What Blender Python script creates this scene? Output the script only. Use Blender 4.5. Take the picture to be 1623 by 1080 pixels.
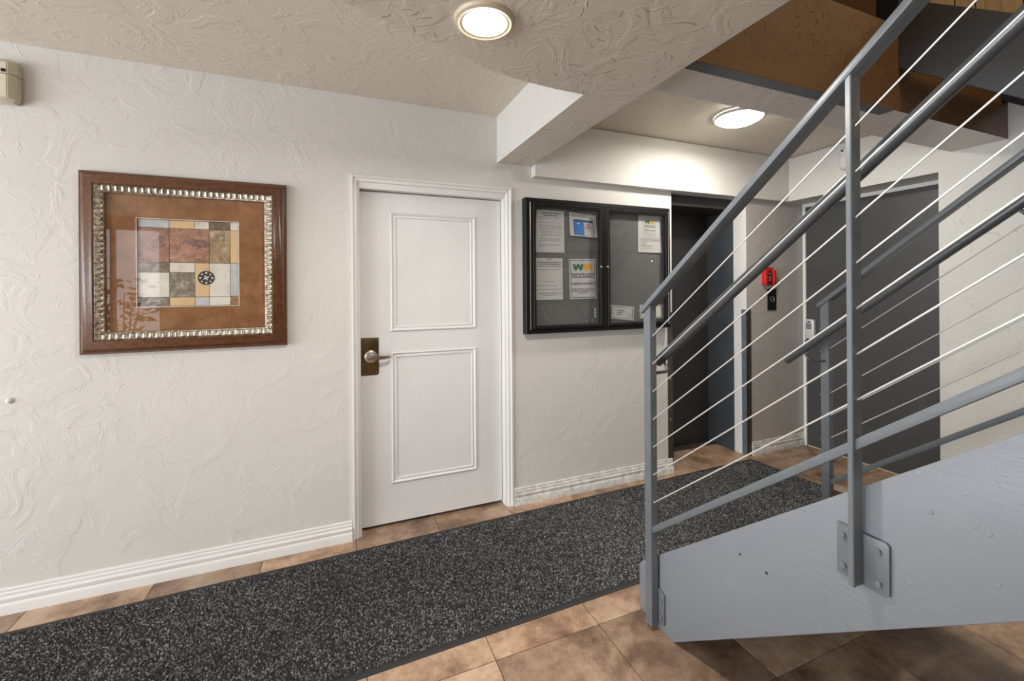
import bpy, bmesh, math, random
import numpy as np
from mathutils import Vector, Matrix

random.seed(7)
rng = np.random.default_rng(7)
scene = bpy.context.scene
COL = scene.collection
for o in list(bpy.data.objects):
    bpy.data.objects.remove(o)

# ---------------------------------------------------------------- camera
# X runs along the long plaster wall, Y goes into that wall, Z is up.
YAW, ROLL, FPX, HORIZON = 0.38686, -0.0070, 685.4, 458.4
cam_data = bpy.data.cameras.new('camera')
cam_data.sensor_fit = 'HORIZONTAL'
cam_data.sensor_width = 36.0
cam_data.lens = 36.0 * FPX / 1623.0
cam_data.shift_y = -(540.0 - HORIZON) / 1623.0
cam_data.clip_start = 0.02
cam = bpy.data.objects.new('camera', cam_data)
COL.objects.link(cam)
fw = Vector((math.sin(YAW), math.cos(YAW), 0))
rt0 = Vector((math.cos(YAW), -math.sin(YAW), 0))
up0 = Vector((0, 0, 1))
rt = rt0 * math.cos(ROLL) + up0 * math.sin(ROLL)
up = -rt0 * math.sin(ROLL) + up0 * math.cos(ROLL)
cam.matrix_world = Matrix(((rt.x, up.x, -fw.x, 0.0), (rt.y, up.y, -fw.y, 0.0), (rt.z, up.z, -fw.z, 1.46), (0, 0, 0, 1)))
scene.camera = cam

# ---------------------------------------------------------------- world, daylight, exposure
world = bpy.data.worlds.new('world')
scene.world = world
world.use_nodes = True
bg = world.node_tree.nodes['Background']
bg.inputs[0].default_value = (0.80, 0.90, 1.0, 1)
bg.inputs[1].default_value = 1.0


def area_light(name, loc, direction, sx, sy, power, color):
    d = bpy.data.lights.new(name, 'AREA')
    d.shape = 'RECTANGLE'
    d.size, d.size_y = sx, sy
    d.energy = power
    d.color = color
    o = bpy.data.objects.new(name, d)
    COL.objects.link(o)
    o.location = loc
    o.rotation_euler = Vector(direction).to_track_quat('-Z', 'Y').to_euler()
    return o


# daylight through the glazed entrance on the left and the window wall behind the camera
area_light('daylight_entrance', (-5.72, 0.05, 1.25), (1, 0, 0.42), 4.6, 2.3, 390, (0.90, 0.955, 1.0))
area_light('daylight_window', (-3.10, -3.02, 1.40), (0.1, 1, 0.1), 1.2, 2.1, 30, (0.94, 0.97, 1.0))
# lamp of the upper floor stairwell
area_light('upstairs_lamp', (2.3, -0.4, 5.0), (0, 0, -1), 0.8, 0.8, 54, (1.0, 0.82, 0.58))

scene.view_settings.view_transform = 'Standard'
scene.view_settings.look = 'None'
scene.view_settings.exposure = 0.0
scene.view_settings.gamma = 1.0
scene.view_settings.use_curve_mapping = False


# ---------------------------------------------------------------- materials
class NT:
    def __init__(self, name):
        self.m = bpy.data.materials.new(name)
        self.m.use_nodes = True
        self.t = self.m.node_tree
        self.b = self.t.nodes['Principled BSDF']
        self.tc = None

    def n(self, typ, **kw):
        nd = self.t.nodes.new(typ)
        for k, v in kw.items():
            if k in nd.inputs:
                nd.inputs[k].default_value = v
            else:
                setattr(nd, k, v)
        return nd

    def l(self, a, b):
        self.t.links.new(a, b)

    def obj(self):
        if not self.tc:
            self.tc = self.t.nodes.new('ShaderNodeTexCoord')
        return self.tc.outputs['Object']

    def noise(self, scale, detail=4, rough=0.55, dist=0.0, vec=None):
        nd = self.n('ShaderNodeTexNoise', Scale=scale, Detail=detail, Roughness=rough, Distortion=dist)
        self.l(vec or self.obj(), nd.inputs['Vector'])
        return nd.outputs['Fac']

    def ramp(self, src, stops):
        r = self.n('ShaderNodeValToRGB')
        e = r.color_ramp.elements
        while len(e) < len(stops):
            e.new(0.5)
        for el, (p, c) in zip(e, stops):
            el.position = p
            el.color = (c, c, c, 1) if isinstance(c, (int, float)) else (*c, 1)
        self.l(src, r.inputs[0])
        return r.outputs[0]

    def math(self, op, a, b=None):
        nd = self.n('ShaderNodeMath', operation=op)
        for i, v in enumerate((a, b)):
            if v is None:
                continue
            if isinstance(v, (int, float)):
                nd.inputs[i].default_value = v
            else:
                self.l(v, nd.inputs[i])
        return nd.outputs[0]

    def mix(self, fac, a, b, mode='MIX'):
        nd = self.n('ShaderNodeMix', data_type='RGBA', blend_type=mode)
        for i, v in ((0, fac), (6, a), (7, b)):
            if isinstance(v, (int, float)):
                nd.inputs[i].default_value = v
            elif isinstance(v, tuple):
                nd.inputs[i].default_value = (*v, 1)
            else:
                self.l(v, nd.inputs[i])
        return nd.outputs[2]

    def bump(self, h, dist, strength=1.0):
        nd = self.n('ShaderNodeBump', Distance=dist, Strength=strength)
        self.l(h, nd.inputs['Height'])
        self.l(nd.outputs[0], self.b.inputs['Normal'])

    def base(self, c):
        if isinstance(c, tuple):
            self.b.inputs['Base Color'].default_value = (*c, 1)
        else:
            self.l(c, self.b.inputs['Base Color'])

    def set(self, rough=0.5, metal=0.0, spec=0.5):
        self.b.inputs['Roughness'].default_value = rough
        self.b.inputs['Metallic'].default_value = metal
        self.b.inputs['Specular IOR Level'].default_value = spec
        return self.m


def plaster(name, col, rough=0.55, amount=1.0, ridge=1.0, seed=0.0, dirt=0.06, plane='XZ'):
    """hand trowelled paint: short curved trowel strokes in clusters over soft plateaus"""
    t = NT(name)
    sep = t.n('ShaderNodeSeparateXYZ')
    t.l(t.obj(), sep.inputs[0])
    uv = t.n('ShaderNodeCombineXYZ')
    for i, ax in enumerate(plane):
        t.l(t.math('ADD', sep.outputs[ax], seed * (1.0, 1.7)[i]), uv.inputs[i])
    v = uv.outputs[0]

    def vm(op, p, q=None):
        nd = t.n('ShaderNodeVectorMath', operation=op)
        for i, w in enumerate((p, q)):
            if w is None:
                continue
            if isinstance(w, tuple):
                nd.inputs[i].default_value = w
            else:
                t.l(w, nd.inputs[i])
        return nd.outputs['Value'] if op == 'DOT_PRODUCT' else nd.outputs['Vector']

    wob = t.n('ShaderNodeTexNoise', Scale=9.0, Detail=3.0)
    t.l(v, wob.inputs['Vector'])
    vw = vm('ADD', v, vm('SCALE', vm('SUBTRACT', wob.outputs['Color'], (0.5, 0.5, 0.5))))
    vw.node.inputs[1].links[0].from_node.inputs['Scale'].default_value = 0.03

    def strokes(scale, half, width, bend):
        vo = t.n('ShaderNodeTexVoronoi', voronoi_dimensions='2D', Scale=scale)
        t.l(vw, vo.inputs['Vector'])
        loc = vm('SUBTRACT', vw, vo.outputs['Position'])
        ang = t.math('MULTIPLY', t.math('MULTIPLY', vo.outputs['Color'], 3.7), 6.283)
        c, sn = t.math('COSINE', ang), t.math('SINE', ang)
        dv = t.n('ShaderNodeCombineXYZ')
        t.l(c, dv.inputs[0])
        t.l(sn, dv.inputs[1])
        nv = t.n('ShaderNodeCombineXYZ')
        t.l(t.math('MULTIPLY', sn, -1.0), nv.inputs[0])
        t.l(c, nv.inputs[1])
        al = vm('DOT_PRODUCT', loc, dv.outputs[0])
        ac = vm('DOT_PRODUCT', loc, nv.outputs[0])
        ac = t.math('ADD', ac, t.math('MULTIPLY', t.math('MULTIPLY', al, al), bend))
        line = t.ramp(t.math('DIVIDE', t.math('ABSOLUTE', ac), width), [(0.15, 1.0), (1.0, 0.0)])
        ends = t.ramp(t.math('DIVIDE', t.math('ABSOLUTE', al), half), [(0.55, 1.0), (1.0, 0.0)])
        flat = t.ramp(t.math('DIVIDE', t.math('ADD', ac, width * 3), width * 6), [(0.3, 0.0), (0.5, 0.35), (0.95, 0.0)])
        sc = t.n('ShaderNodeSeparateColor')
        t.l(vo.outputs['Color'], sc.inputs[0])
        amp = t.ramp(sc.outputs['Green'], [(0.35, 0.0), (0.95, 1.0)])
        return t.math('MULTIPLY', t.math('MULTIPLY', t.math('ADD', line, flat), ends), amp)

    mask = t.ramp(t.noise(2.4, 4, 0.6, 0.5, v), [(0.45, 0.0), (0.56, 1.0)])
    mask2 = t.ramp(t.noise(3.3, 4, 0.6, 0.5, vw), [(0.52, 0.0), (0.60, 1.0)])
    ridges = t.math('ADD', t.math('MULTIPLY', strokes(8.0, 0.058, 0.0034, 5.0), mask2),
                    t.math('MULTIPLY', strokes(22.0, 0.022, 0.0020, 10.0), mask))
    plateau = t.ramp(t.noise(4.5, 6, 0.60, 1.4, v), [(0.50, 0.0), (0.60, 1.0)])
    fine = t.noise(45, 3, 0.6, 0.4, v)
    h = t.math('ADD', t.math('MULTIPLY', ridges, 0.85 * ridge),
               t.math('ADD', t.math('MULTIPLY', plateau, 0.55), t.math('MULTIPLY', fine, 0.10)))
    t.bump(h, 0.0022 * amount, 1.0)
    cn = t.ramp(t.noise(1.3, 5, 0.6, 0.5, v), [(0.3, 1.0 - dirt), (0.7, 1.0)])
    t.base(t.mix(1.0, col, cn, 'MULTIPLY'))
    return t.set(rough, 0, 0.4)


def paint(name, col, rough=0.4, spec=0.5, metal=0.0, nscale=0, nd=0.0006, dirt=0.0, dscale=6.0):
    t = NT(name)
    if nscale:
        t.bump(t.noise(nscale, 4, 0.6, 0.3), nd)
    if dirt:
        cn = t.ramp(t.noise(dscale, 6, 0.65, 0.6), [(0.3, 1.0 - dirt), (0.62, 1.0)])
        t.base(t.mix(1.0, col, cn, 'MULTIPLY'))
    else:
        t.base(col)
    return t.set(rough, metal, spec)


M = {}
M['wall'] = plaster('plaster_offwhite', (0.66, 0.64, 0.605), 0.5, 0.75, 0.7)
M['wall2'] = plaster('plaster_offwhite_rough', (0.66, 0.64, 0.605), 0.5, 0.85, 0.65, 3.1)
M['wallx'] = plaster('plaster_offwhite_end', (0.66, 0.64, 0.605), 0.5, 0.9, 0.9, 1.3, 0.06, 'YZ')
M['ceil'] = plaster('plaster_taupe', (0.70, 0.64, 0.55), 0.5, 1.0, 1.1, 5.3, 0.06, 'XY')
M['soffit'] = plaster('plaster_taupe_heavy', (0.69, 0.635, 0.555), 0.45, 1.25, 1.6, 8.2, 0.06, 'XY')
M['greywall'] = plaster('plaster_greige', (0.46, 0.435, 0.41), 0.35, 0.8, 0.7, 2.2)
M['beam'] = plaster('plaster_lavender_grey', (0.70, 0.67, 0.64), 0.45, 0.9, 1.6, 6.2, 0.06, 'XY')
M['brown'] = plaster('plaster_brown', (0.165, 0.087, 0.036), 0.30, 0.9, 2.4, 4.4, 0.12)
M['trim'] = paint('trim_white', (0.74, 0.73, 0.71), 0.35, 0.5, 0, 30, 0.0004, 0.05, 3)
M['wornbase'] = paint('baseboard_worn_white', (0.74, 0.73, 0.70), 0.4, 0.5, 0, 22, 0.0022, 0.42, 24)
M['door'] = paint('door_white', (0.73, 0.725, 0.72), 0.42, 0.45, 0, 60, 0.0003, 0.05, 2.5)
M['gap'] = paint('dark_gap', (0.02, 0.018, 0.016), 0.8)
M['bluegrey'] = paint('rail_bluegrey', (0.130, 0.144, 0.155), 0.34, 0.5, 0, 40, 0.0003, 0.12, 9)
M['handrail'] = paint('handrail_grey', (0.062, 0.066, 0.070), 0.28, 0.6, 0, 60, 0.0003, 0.15, 12)
M['charcoal'] = paint('door_charcoal', (0.062, 0.061, 0.059), 0.42, 0.5, 0, 12, 0.0006, 0.18, 4)
M['elevdark'] = paint('elevator_charcoal', (0.038, 0.038, 0.037), 0.38, 0.5, 0, 20, 0.0003, 0.12, 4)
M['elevblue'] = paint('elevator_blue_grey', (0.070, 0.082, 0.096), 0.36, 0.5, 0, 20, 0.0003, 0.25, 5)
M['guard'] = paint('guard_blue_steel_lit', (0.17, 0.19, 0.22), 0.35, 0.5, 0.2, 20, 0.0003, 0.3, 14)
M['guardbrown'] = paint('guard_brown_steel_shaded', (0.10, 0.075, 0.06), 0.3, 0.5, 0.4, 20, 0.0003, 0.3, 14)
M['navy'] = paint('stringer_navy', (0.085, 0.087, 0.09), 0.4, 0.4, 0, 18, 0.0005, 0.15, 3)
M['steel'] = paint('stainless', (0.72, 0.71, 0.69), 0.26, 0.5, 1.0, 0)
M['cable'] = paint('cable_steel', (0.70, 0.685, 0.66), 0.38, 0.5, 0.55)
M['satin'] = paint('satin_nickel', (0.66, 0.64, 0.59), 0.26, 0.5, 1.0)
M['bronze'] = paint('antique_bronze', (0.24, 0.185, 0.10), 0.30, 0.5, 1.0, 0, 0, 0.35, 14)
M['black'] = paint('board_black', (0.008, 0.008, 0.0075), 0.42, 0.22, 0.0)
M['plastic'] = paint('ivory_plastic', (0.62, 0.57, 0.45), 0.4, 0.5)
M['whiteplastic'] = paint('white_plastic', (0.7, 0.69, 0.66), 0.4, 0.5)
M['lamptrim'] = paint('cream_lamp_ring', (0.60, 0.52, 0.38), 0.4, 0.5)
M['silverpaint'] = paint('silver_paint', (0.62, 0.62, 0.61), 0.35, 0.5, 0.2)
M['red'] = paint('alarm_red', (0.55, 0.012, 0.010), 0.25, 0.5)
M['darkred'] = paint('alarm_dark_red', (0.10, 0.006, 0.006), 0.3, 0.5)
M['paper'] = paint('paper', (0.83, 0.82, 0.80), 0.6, 0.3)
M['ink'] = paint('ink', (0.035, 0.035, 0.04), 0.6)
M['greyink'] = paint('grey_ink', (0.22, 0.22, 0.23), 0.6)
M['green'] = paint('print_green', (0.012, 0.11, 0.035), 0.6)
M['gold'] = paint('print_gold', (0.60, 0.28, 0.012), 0.6)
M['blue'] = paint('print_blue', (0.008, 0.13, 0.42), 0.6)
M['dkblue'] = paint('print_navy', (0.01, 0.05, 0.13), 0.6)
M['ltgreen'] = paint('print_lime', (0.22, 0.50, 0.12), 0.6)
M['pred'] = paint('print_red', (0.50, 0.02, 0.015), 0.6)
M['rubber'] = paint('mat_rubber', (0.022, 0.022, 0.023), 0.6, 0.4)
M['grout'] = paint('grout', (0.055, 0.04, 0.03), 0.8)
M['concrete'] = paint('tread_grey', (0.06, 0.06, 0.062), 0.6, 0.4, 0, 14, 0.0008)
M['blackvoid'] = paint('upper_door_black', (0.008, 0.008, 0.009), 0.5)
M['darkedge'] = paint('dark_edge', (0.03, 0.03, 0.032), 0.5)


def wood_stringer():
    t = NT('stringer_painted_wood')
    mp = t.n('ShaderNodeMapping')
    # grain runs along the slope of the flight
    mp.inputs['Rotation'].default_value = (math.radians(38.6), 0, 0)
    mp.inputs['Scale'].default_value = (8, 1.6, 34)
    t.l(t.obj(), mp.inputs['Vector'])
    g = t.noise(3.0, 5, 0.62, 1.0, mp.outputs[0])
    patch = t.ramp(t.noise(2.2, 3, 0.5, 0.5), [(0.42, 0.15), (0.62, 1.0)])
    dents = t.ramp(t.noise(26, 3, 0.6, 1.0), [(0.66, 0.0), (0.74, 1.0)])
    h = t.math('ADD', t.math('MULTIPLY', g, patch), t.math('MULTIPLY', dents, 0.35))
    t.bump(h, 0.0017, 1.0)
    t.base(t.mix(t.noise(3.0, 5, 0.6), (0.178, 0.193, 0.215), (0.20, 0.215, 0.236)))
    return t.set(0.36, 0, 0.5)


M['stringer'] = wood_stringer()


def frame_wood():
    t = NT('frame_walnut')
    mp = t.n('ShaderNodeMapping')
    mp.inputs['Scale'].default_value = (6, 6, 6)
    t.l(t.obj(), mp.inputs['Vector'])
    g = t.noise(5, 6, 0.65, 2.0, mp.outputs[0])
    t.base(t.ramp(g, [(0.3, (0.055, 0.020, 0.009)), (0.52, (0.115, 0.045, 0.020)), (0.72, (0.17, 0.075, 0.034))]))
    return t.set(0.28, 0, 0.5)


M['framewood'] = frame_wood()


def silver():
    t = NT('liner_silver')
    g = t.noise(60, 4, 0.6)
    t.base(t.ramp(g, [(0.35, (0.20, 0.17, 0.12)), (0.6, (0.66, 0.60, 0.50))]))
    return t.set(0.30, 0.85)


M['silver'] = silver()


def mottled(name, a, b, c, scale=14, rough=0.6, lines=0):
    t = NT(name)
    g = t.noise(scale, 9, 0.74, 0.25)
    colr = t.ramp(g, [(0.32, a), (0.5, b), (0.68, c)])
    if lines:
        k = t.math('ABSOLUTE', t.math('SUBTRACT', t.noise(lines, 5, 0.6, 1.5), 0.5))
        colr = t.mix(t.ramp(k, [(0.0, 0.75), (0.014, 0.0)]), colr, (0.05, 0.03, 0.03))
    t.base(colr)
    return t.set(rough, 0, 0.3)


M['matboard'] = mottled('matboard_brown', (0.165, 0.070, 0.026), (0.24, 0.11, 0.043), (0.33, 0.165, 0.070), 9, 0.7)
M['a_pink'] = mottled('print_pink_map', (0.17, 0.085, 0.06), (0.40, 0.22, 0.155), (0.52, 0.29, 0.20), 16, 0.6, 12)
M['a_pink2'] = mottled('print_mauve_map', (0.16, 0.085, 0.065), (0.32, 0.18, 0.135), (0.46, 0.26, 0.19), 14, 0.6, 9)
M['a_tan'] = mottled('print_tan', (0.20, 0.13, 0.06), (0.36, 0.26, 0.15), (0.60, 0.52, 0.38), 17, 0.6, 8)
M['a_peach'] = mottled('print_peach', (0.60, 0.40, 0.20), (0.66, 0.46, 0.25), (0.70, 0.50, 0.29), 6)
M['a_white'] = mottled('print_offwhite', (0.52, 0.48, 0.41), (0.68, 0.64, 0.56), (0.74, 0.71, 0.64), 10)
M['a_blue'] = mottled('print_bluegrey', (0.38, 0.41, 0.42), (0.46, 0.49, 0.50), (0.60, 0.61, 0.60), 12)
M['a_grey'] = mottled('print_greybrown', (0.09, 0.075, 0.055), (0.25, 0.21, 0.16), (0.52, 0.48, 0.41), 24, 0.6, 20)
M['a_dk'] = mottled('print_darkbrown', (0.07, 0.05, 0.035), (0.19, 0.145, 0.10), (0.38, 0.31, 0.24), 20)
M['a_brown'] = mottled('print_brown', (0.22, 0.11, 0.04), (0.34, 0.20, 0.09), (0.42, 0.30, 0.18), 20)
M['a_line'] = paint('print_line', (0.045, 0.032, 0.028), 0.6)


def cork():
    t = NT('board_grey_fabric')
    g = t.noise(220, 3, 0.6)
    t.base(t.mix(g, (0.085, 0.085, 0.083), (0.155, 0.154, 0.150)))
    t.bump(g, 0.0006)
    return t.set(0.85, 0, 0.2)


M['cork'] = cork()


def tile_mat():
    t = NT('tile_brown_stone')
    oi = t.n('ShaderNodeObjectInfo')
    off = t.n('ShaderNodeVectorMath', operation='ADD')
    cmb = t.n('ShaderNodeCombineXYZ')
    for i in range(3):
        t.l(t.math('MULTIPLY', oi.outputs['Random'], (31.0, 17.0, 9.0)[i]), cmb.inputs[i])
    t.l(t.obj(), off.inputs[0])
    t.l(cmb.outputs[0], off.inputs[1])
    v = off.outputs[0]
    g = t.noise(4.6, 12, 0.72, 0.15, v)
    colr = t.ramp(g, [(0.33, (0.135, 0.080, 0.054)), (0.44, (0.28, 0.185, 0.125)), (0.55, (0.44, 0.31, 0.215)), (0.68, (0.55, 0.44, 0.345))])
    tint = t.ramp(oi.outputs['Random'], [(0.0, (0.72, 0.68, 0.66)), (0.5, (0.95, 0.92, 0.90)), (1.0, (1.12, 1.04, 0.98))])
    colr = t.mix(1.0, colr, tint, 'MULTIPLY')
    cracks = t.math('ABSOLUTE', t.math('SUBTRACT', t.noise(5.0, 7, 0.66, 0.4, v), 0.5))
    cm = t.ramp(cracks, [(0.0, 0.30), (0.008, 0.0)])
    colr = t.mix(cm, colr, (0.05, 0.03, 0.02))
    t.base(colr)
    t.bump(t.noise(18, 8, 0.7, 0.5, v), 0.0018)
    t.l(t.ramp(g, [(0.3, 0.30), (0.7, 0.46)]), t.b.inputs['Roughness'])
    t.b.inputs['Specular IOR Level'].default_value = 0.5
    return t.m


M['tile'] = tile_mat()


def pile_mat():
    t = NT('mat_pile')
    at = t.n('ShaderNodeAttribute', attribute_name='tone')
    c = t.ramp(at.outputs['Fac'], [(0.0, (0.014, 0.014, 0.015)), (0.35, (0.048, 0.048, 0.050)), (0.65, (0.20, 0.20, 0.205)), (1.0, (0.50, 0.50, 0.51))])
    wear = t.ramp(t.noise(1.1, 5, 0.6, 0.4), [(0.35, 0.72), (0.65, 1.1)])
    t.base(t.mix(1.0, c, wear, 'MULTIPLY'))
    return t.set(0.8, 0, 0.25)


M['pile'] = pile_mat()


def glass_mat(name, tint=(1, 1, 1), rough=0.0):
    t = NT(name)
    nt = t.t
    nt.nodes.remove(t.b)
    tr = t.n('ShaderNodeBsdfTransparent')
    tr.inputs[0].default_value = (*tint, 1)
    gl = t.n('ShaderNodeBsdfGlossy')
    gl.inputs['Roughness'].default_value = rough
    fr = t.n('ShaderNodeFresnel')
    fr.inputs['IOR'].default_value = 1.5
    geo = t.n('ShaderNodeNewGeometry')
    front = t.math('SUBTRACT', 1.0, geo.outputs['Backfacing'])
    mx = t.n('ShaderNodeMixShader')
    t.l(t.math('MULTIPLY', fr.outputs[0], front), mx.inputs[0])
    t.l(tr.outputs[0], mx.inputs[1])
    t.l(gl.outputs[0], mx.inputs[2])
    t.l(mx.outputs[0], nt.nodes['Material Output'].inputs['Surface'])
    return t.m


M['glass'] = glass_mat('pane_glass')


def emit(name, col, strength):
    t = NT(name)
    t.base((0.8, 0.8, 0.8))
    t.b.inputs['Emission Color'].default_value = (*col, 1)
    t.b.inputs['Emission Strength'].default_value = strength
    return t.set(0.4)


M['lamp1'] = emit('downlight_lens', (1.0, 0.97, 0.92), 9.0)
M['lamp2'] = emit('dome_lens', (1.0, 0.94, 0.82), 38.0)


def planks_mat():
    t = NT('upstairs_planks')
    mp = t.n('ShaderNodeMapping')
    mp.inputs['Scale'].default_value = (4, 14, 1.2)
    t.l(t.obj(), mp.inputs['Vector'])
    g = t.noise(4, 5, 0.6, 0.6, mp.outputs[0])
    t.base(t.ramp(g, [(0.3, (0.42, 0.29, 0.15)), (0.7, (0.60, 0.46, 0.28))]))
    return t.set(0.5)


M['plank'] = planks_mat()
M['leaf'] = paint('leaf_green', (0.035, 0.06, 0.02), 0.4)
M['pot'] = paint('pot_clay', (0.25, 0.12, 0.07), 0.6)
M['soil'] = paint('soil', (0.03, 0.02, 0.015), 0.9)


# ---------------------------------------------------------------- mesh helpers
class MB:
    """collects shapes in world coordinates; build() links them as ONE mesh object"""

    def __init__(self):
        self.bm = bmesh.new()
        self.mats = []

    def _mi(self, faces, mi):
        for f in faces:
            f.material_index = mi

    def box(self, x0, x1, y0, y1, z0, z1, bevel=0.0, seg=2, mi=0):
        r = bmesh.ops.create_cube(self.bm, size=1.0)
        vs = r['verts']
        for v in vs:
            v.co = Vector(((x0 + x1) / 2 + v.co.x * (x1 - x0), (y0 + y1) / 2 + v.co.y * (y1 - y0), (z0 + z1) / 2 + v.co.z * (z1 - z0)))
        fs = {f for v in vs for f in v.link_faces}
        self._mi(fs, mi)
        if bevel > 0:
            es = list({e for v in vs for e in v.link_edges})
            bmesh.ops.bevel(self.bm, geom=es, offset=bevel, segments=seg, profile=0.5, affect='EDGES', material=-1)
        return self

    def prism(self, pts, axis, a, b, bevel=0.0, mi=0):
        """polygon pts extruded along axis ('X','Y','Z') from a to b; pts are the two other coordinates in cyclic-free order"""
        def mk(p, t):
            if axis == 'X':
                return (t, p[0], p[1])
            if axis == 'Y':
                return (p[0], t, p[1])
            return (p[0], p[1], t)
        v0 = [self.bm.verts.new(mk(p, a)) for p in pts]
        v1 = [self.bm.verts.new(mk(p, b)) for p in pts]
        fs = [self.bm.faces.new(v0), self.bm.faces.new(v1)]
        n = len(pts)
        for i in range(n):
            fs.append(self.bm.faces.new((v0[i], v0[(i + 1) % n], v1[(i + 1) % n], v1[i])))
        bmesh.ops.recalc_face_normals(self.bm, faces=fs)
        self._mi(fs, mi)
        if bevel > 0:
            es = list({e for f in fs for e in f.edges})
            bmesh.ops.bevel(self.bm, geom=es, offset=bevel, segments=2, profile=0.5, affect='EDGES', material=-1)
        return self

    def quad(self, pts, mi=0):
        f = self.bm.faces.new([self.bm.verts.new(p) for p in pts])
        f.material_index = mi
        return self

    def tube(self, path, r, seg=12, caps=True, mi=0):
        path = [Vector(p) for p in path]
        rings = []
        prev = None
        for i, p in enumerate(path):
            if i == 0:
                d = path[1] - p
            elif i == len(path) - 1:
                d = p - path[i - 1]
            else:
                d = (path[i + 1] - p).normalized() + (p - path[i - 1]).normalized()
            d.normalize()
            if prev is None:
                a = Vector((0, 0, 1)) if abs(d.z) < 0.9 else Vector((1, 0, 0))
                u = d.cross(a).normalized()
            else:
                u = (prev - d * prev.dot(d)).normalized()
            prev = u
            w = d.cross(u).normalized()
            rr = r[i] if isinstance(r, (list, tuple)) else r
            rings.append([self.bm.verts.new(p + (u * math.cos(2 * math.pi * k / seg) + w * math.sin(2 * math.pi * k / seg)) * rr) for k in range(seg)])
        fs = []
        for a, b in zip(rings, rings[1:]):
            for k in range(seg):
                fs.append(self.bm.faces.new((a[k], a[(k + 1) % seg], b[(k + 1) % seg], b[k])))
        if caps:
            fs.append(self.bm.faces.new(rings[0]))
            fs.append(self.bm.faces.new(rings[-1]))
        bmesh.ops.recalc_face_normals(self.bm, faces=fs)
        self._mi(fs, mi)
        return self

    def lathe(self, prof, center, axis, seg=32, mi=0):
        """profile (radius, offset along axis)"""
        ax = Vector(axis).normalized()
        a = Vector((0, 0, 1)) if abs(ax.z) < 0.9 else Vector((1, 0, 0))
        u = ax.cross(a).normalized()
        w = ax.cross(u)
        c = Vector(center)
        rings = []
        for r, h in prof:
            if r < 1e-6:
                rings.append([self.bm.verts.new(c + ax * h)])
            else:
                rings.append([self.bm.verts.new(c + ax * h + (u * math.cos(2 * math.pi * k / seg) + w * math.sin(2 * math.pi * k / seg)) * r) for k in range(seg)])
        fs = []
        for p, q in zip(rings, rings[1:]):
            for k in range(seg):
                if len(p) == 1 and len(q) == 1:
                    continue
                if len(p) == 1:
                    fs.append(self.bm.faces.new((p[0], q[k], q[(k + 1) % seg])))
                elif len(q) == 1:
                    fs.append(self.bm.faces.new((p[k], p[(k + 1) % seg], q[0])))
                else:
                    fs.append(self.bm.faces.new((p[k], p[(k + 1) % seg], q[(k + 1) % seg], q[k])))
        bmesh.ops.recalc_face_normals(self.bm, faces=fs)
        self._mi(fs, mi)
        return self

    def frame_sweep(self, rect, prof, mi=0):
        """mitred picture-frame moulding in an XZ plane; prof = list of (inset, y)"""
        x0, x1, z0, z1 = rect
        rings = []
        for ins, y in prof:
            rings.append([self.bm.verts.new(p) for p in ((x0 + ins, y, z0 + ins), (x1 - ins, y, z0 + ins), (x1 - ins, y, z1 - ins), (x0 + ins, y, z1 - ins))])
        fs = []
        for p, q in zip(rings, rings[1:]):
            for k in range(4):
                fs.append(self.bm.faces.new((p[k], p[(k + 1) % 4], q[(k + 1) % 4], q[k])))
        bmesh.ops.recalc_face_normals(self.bm, faces=fs)
        for f in fs:
            f.material_index = mi
        return self

    def build(self, name, mats, parent=None, smooth=True, origin=None):
        org = origin or (Vector(parent['_org']) if parent is not None else Vector((0, 0, 0)))
        bmesh.ops.translate(self.bm, verts=self.bm.verts, vec=-Vector(org))
        me = bpy.data.meshes.new(name)
        self.bm.to_mesh(me)
        self.bm.free()
        for m in (mats if isinstance(mats, (list, tuple)) else [mats]):
            me.materials.append(M[m] if isinstance(m, str) else m)
        if smooth:
            me.shade_smooth()
            me.set_sharp_from_angle(angle=math.radians(32))
        o = bpy.data.objects.new(name, me)
        COL.objects.link(o)
        o['_org'] = tuple(org)
        if parent is not None:
            o.parent = parent
        else:
            o.location = org
        return o


def thing(name, loc, label, cat, group=None):
    o = bpy.data.objects.new(name, None)
    o.empty_display_size = 0.05
    COL.objects.link(o)
    o.location = loc
    o['_org'] = tuple(loc)
    return tag(o, label, cat, group)


def tag(o, label, cat, group=None):
    o['label'] = label
    o['category'] = cat
    if group:
        o['group'] = group
    return o


def struct(o, label, cat):
    o['kind'] = 'structure'
    o['label'] = label
    o['category'] = cat
    return o


# ---------------------------------------------------------------- room dimensions
D = 2.70       # face of the long plaster wall
XE = 3.75      # face of the end wall
XA = 4.03      # back of the door alcove in the end wall
ZC = 2.605     # ceiling
ZS = 2.30      # dropped soffit
XL, YN = -5.60, -2.90

# floor slab with tiles
b = MB()
b.box(XL, 4.3, YN, 3.6, -0.12, -0.0035)
floor = struct(b.build('floor', 'grout'), 'brown stone-look tile floor laid in a square grid', 'floor')
PT = 0.4743
tb = MB()
tb.box(-PT / 2 + 0.0014, PT / 2 - 0.0014, -PT / 2 + 0.0014, PT / 2 - 0.0014, -0.009, 0.0, 0.0012, 1)
tile0 = tb.build('tile', 'tile', floor, smooth=False)
first = True
for i in range(-12, 9):
    for j in range(-9, 3):
        cx_, cy_ = 0.0995 + PT * (i + 0.5), 1.6015 + PT * (j + 0.5)
        t = tile0 if first else tile0.copy()
        if not first:
            COL.objects.link(t)
            t.parent = floor
        first = False
        t.location = (cx_, cy_, 0)
        t.rotation_euler = (0, 0, random.choice((0, 1, 2, 3)) * math.pi / 2)

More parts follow.
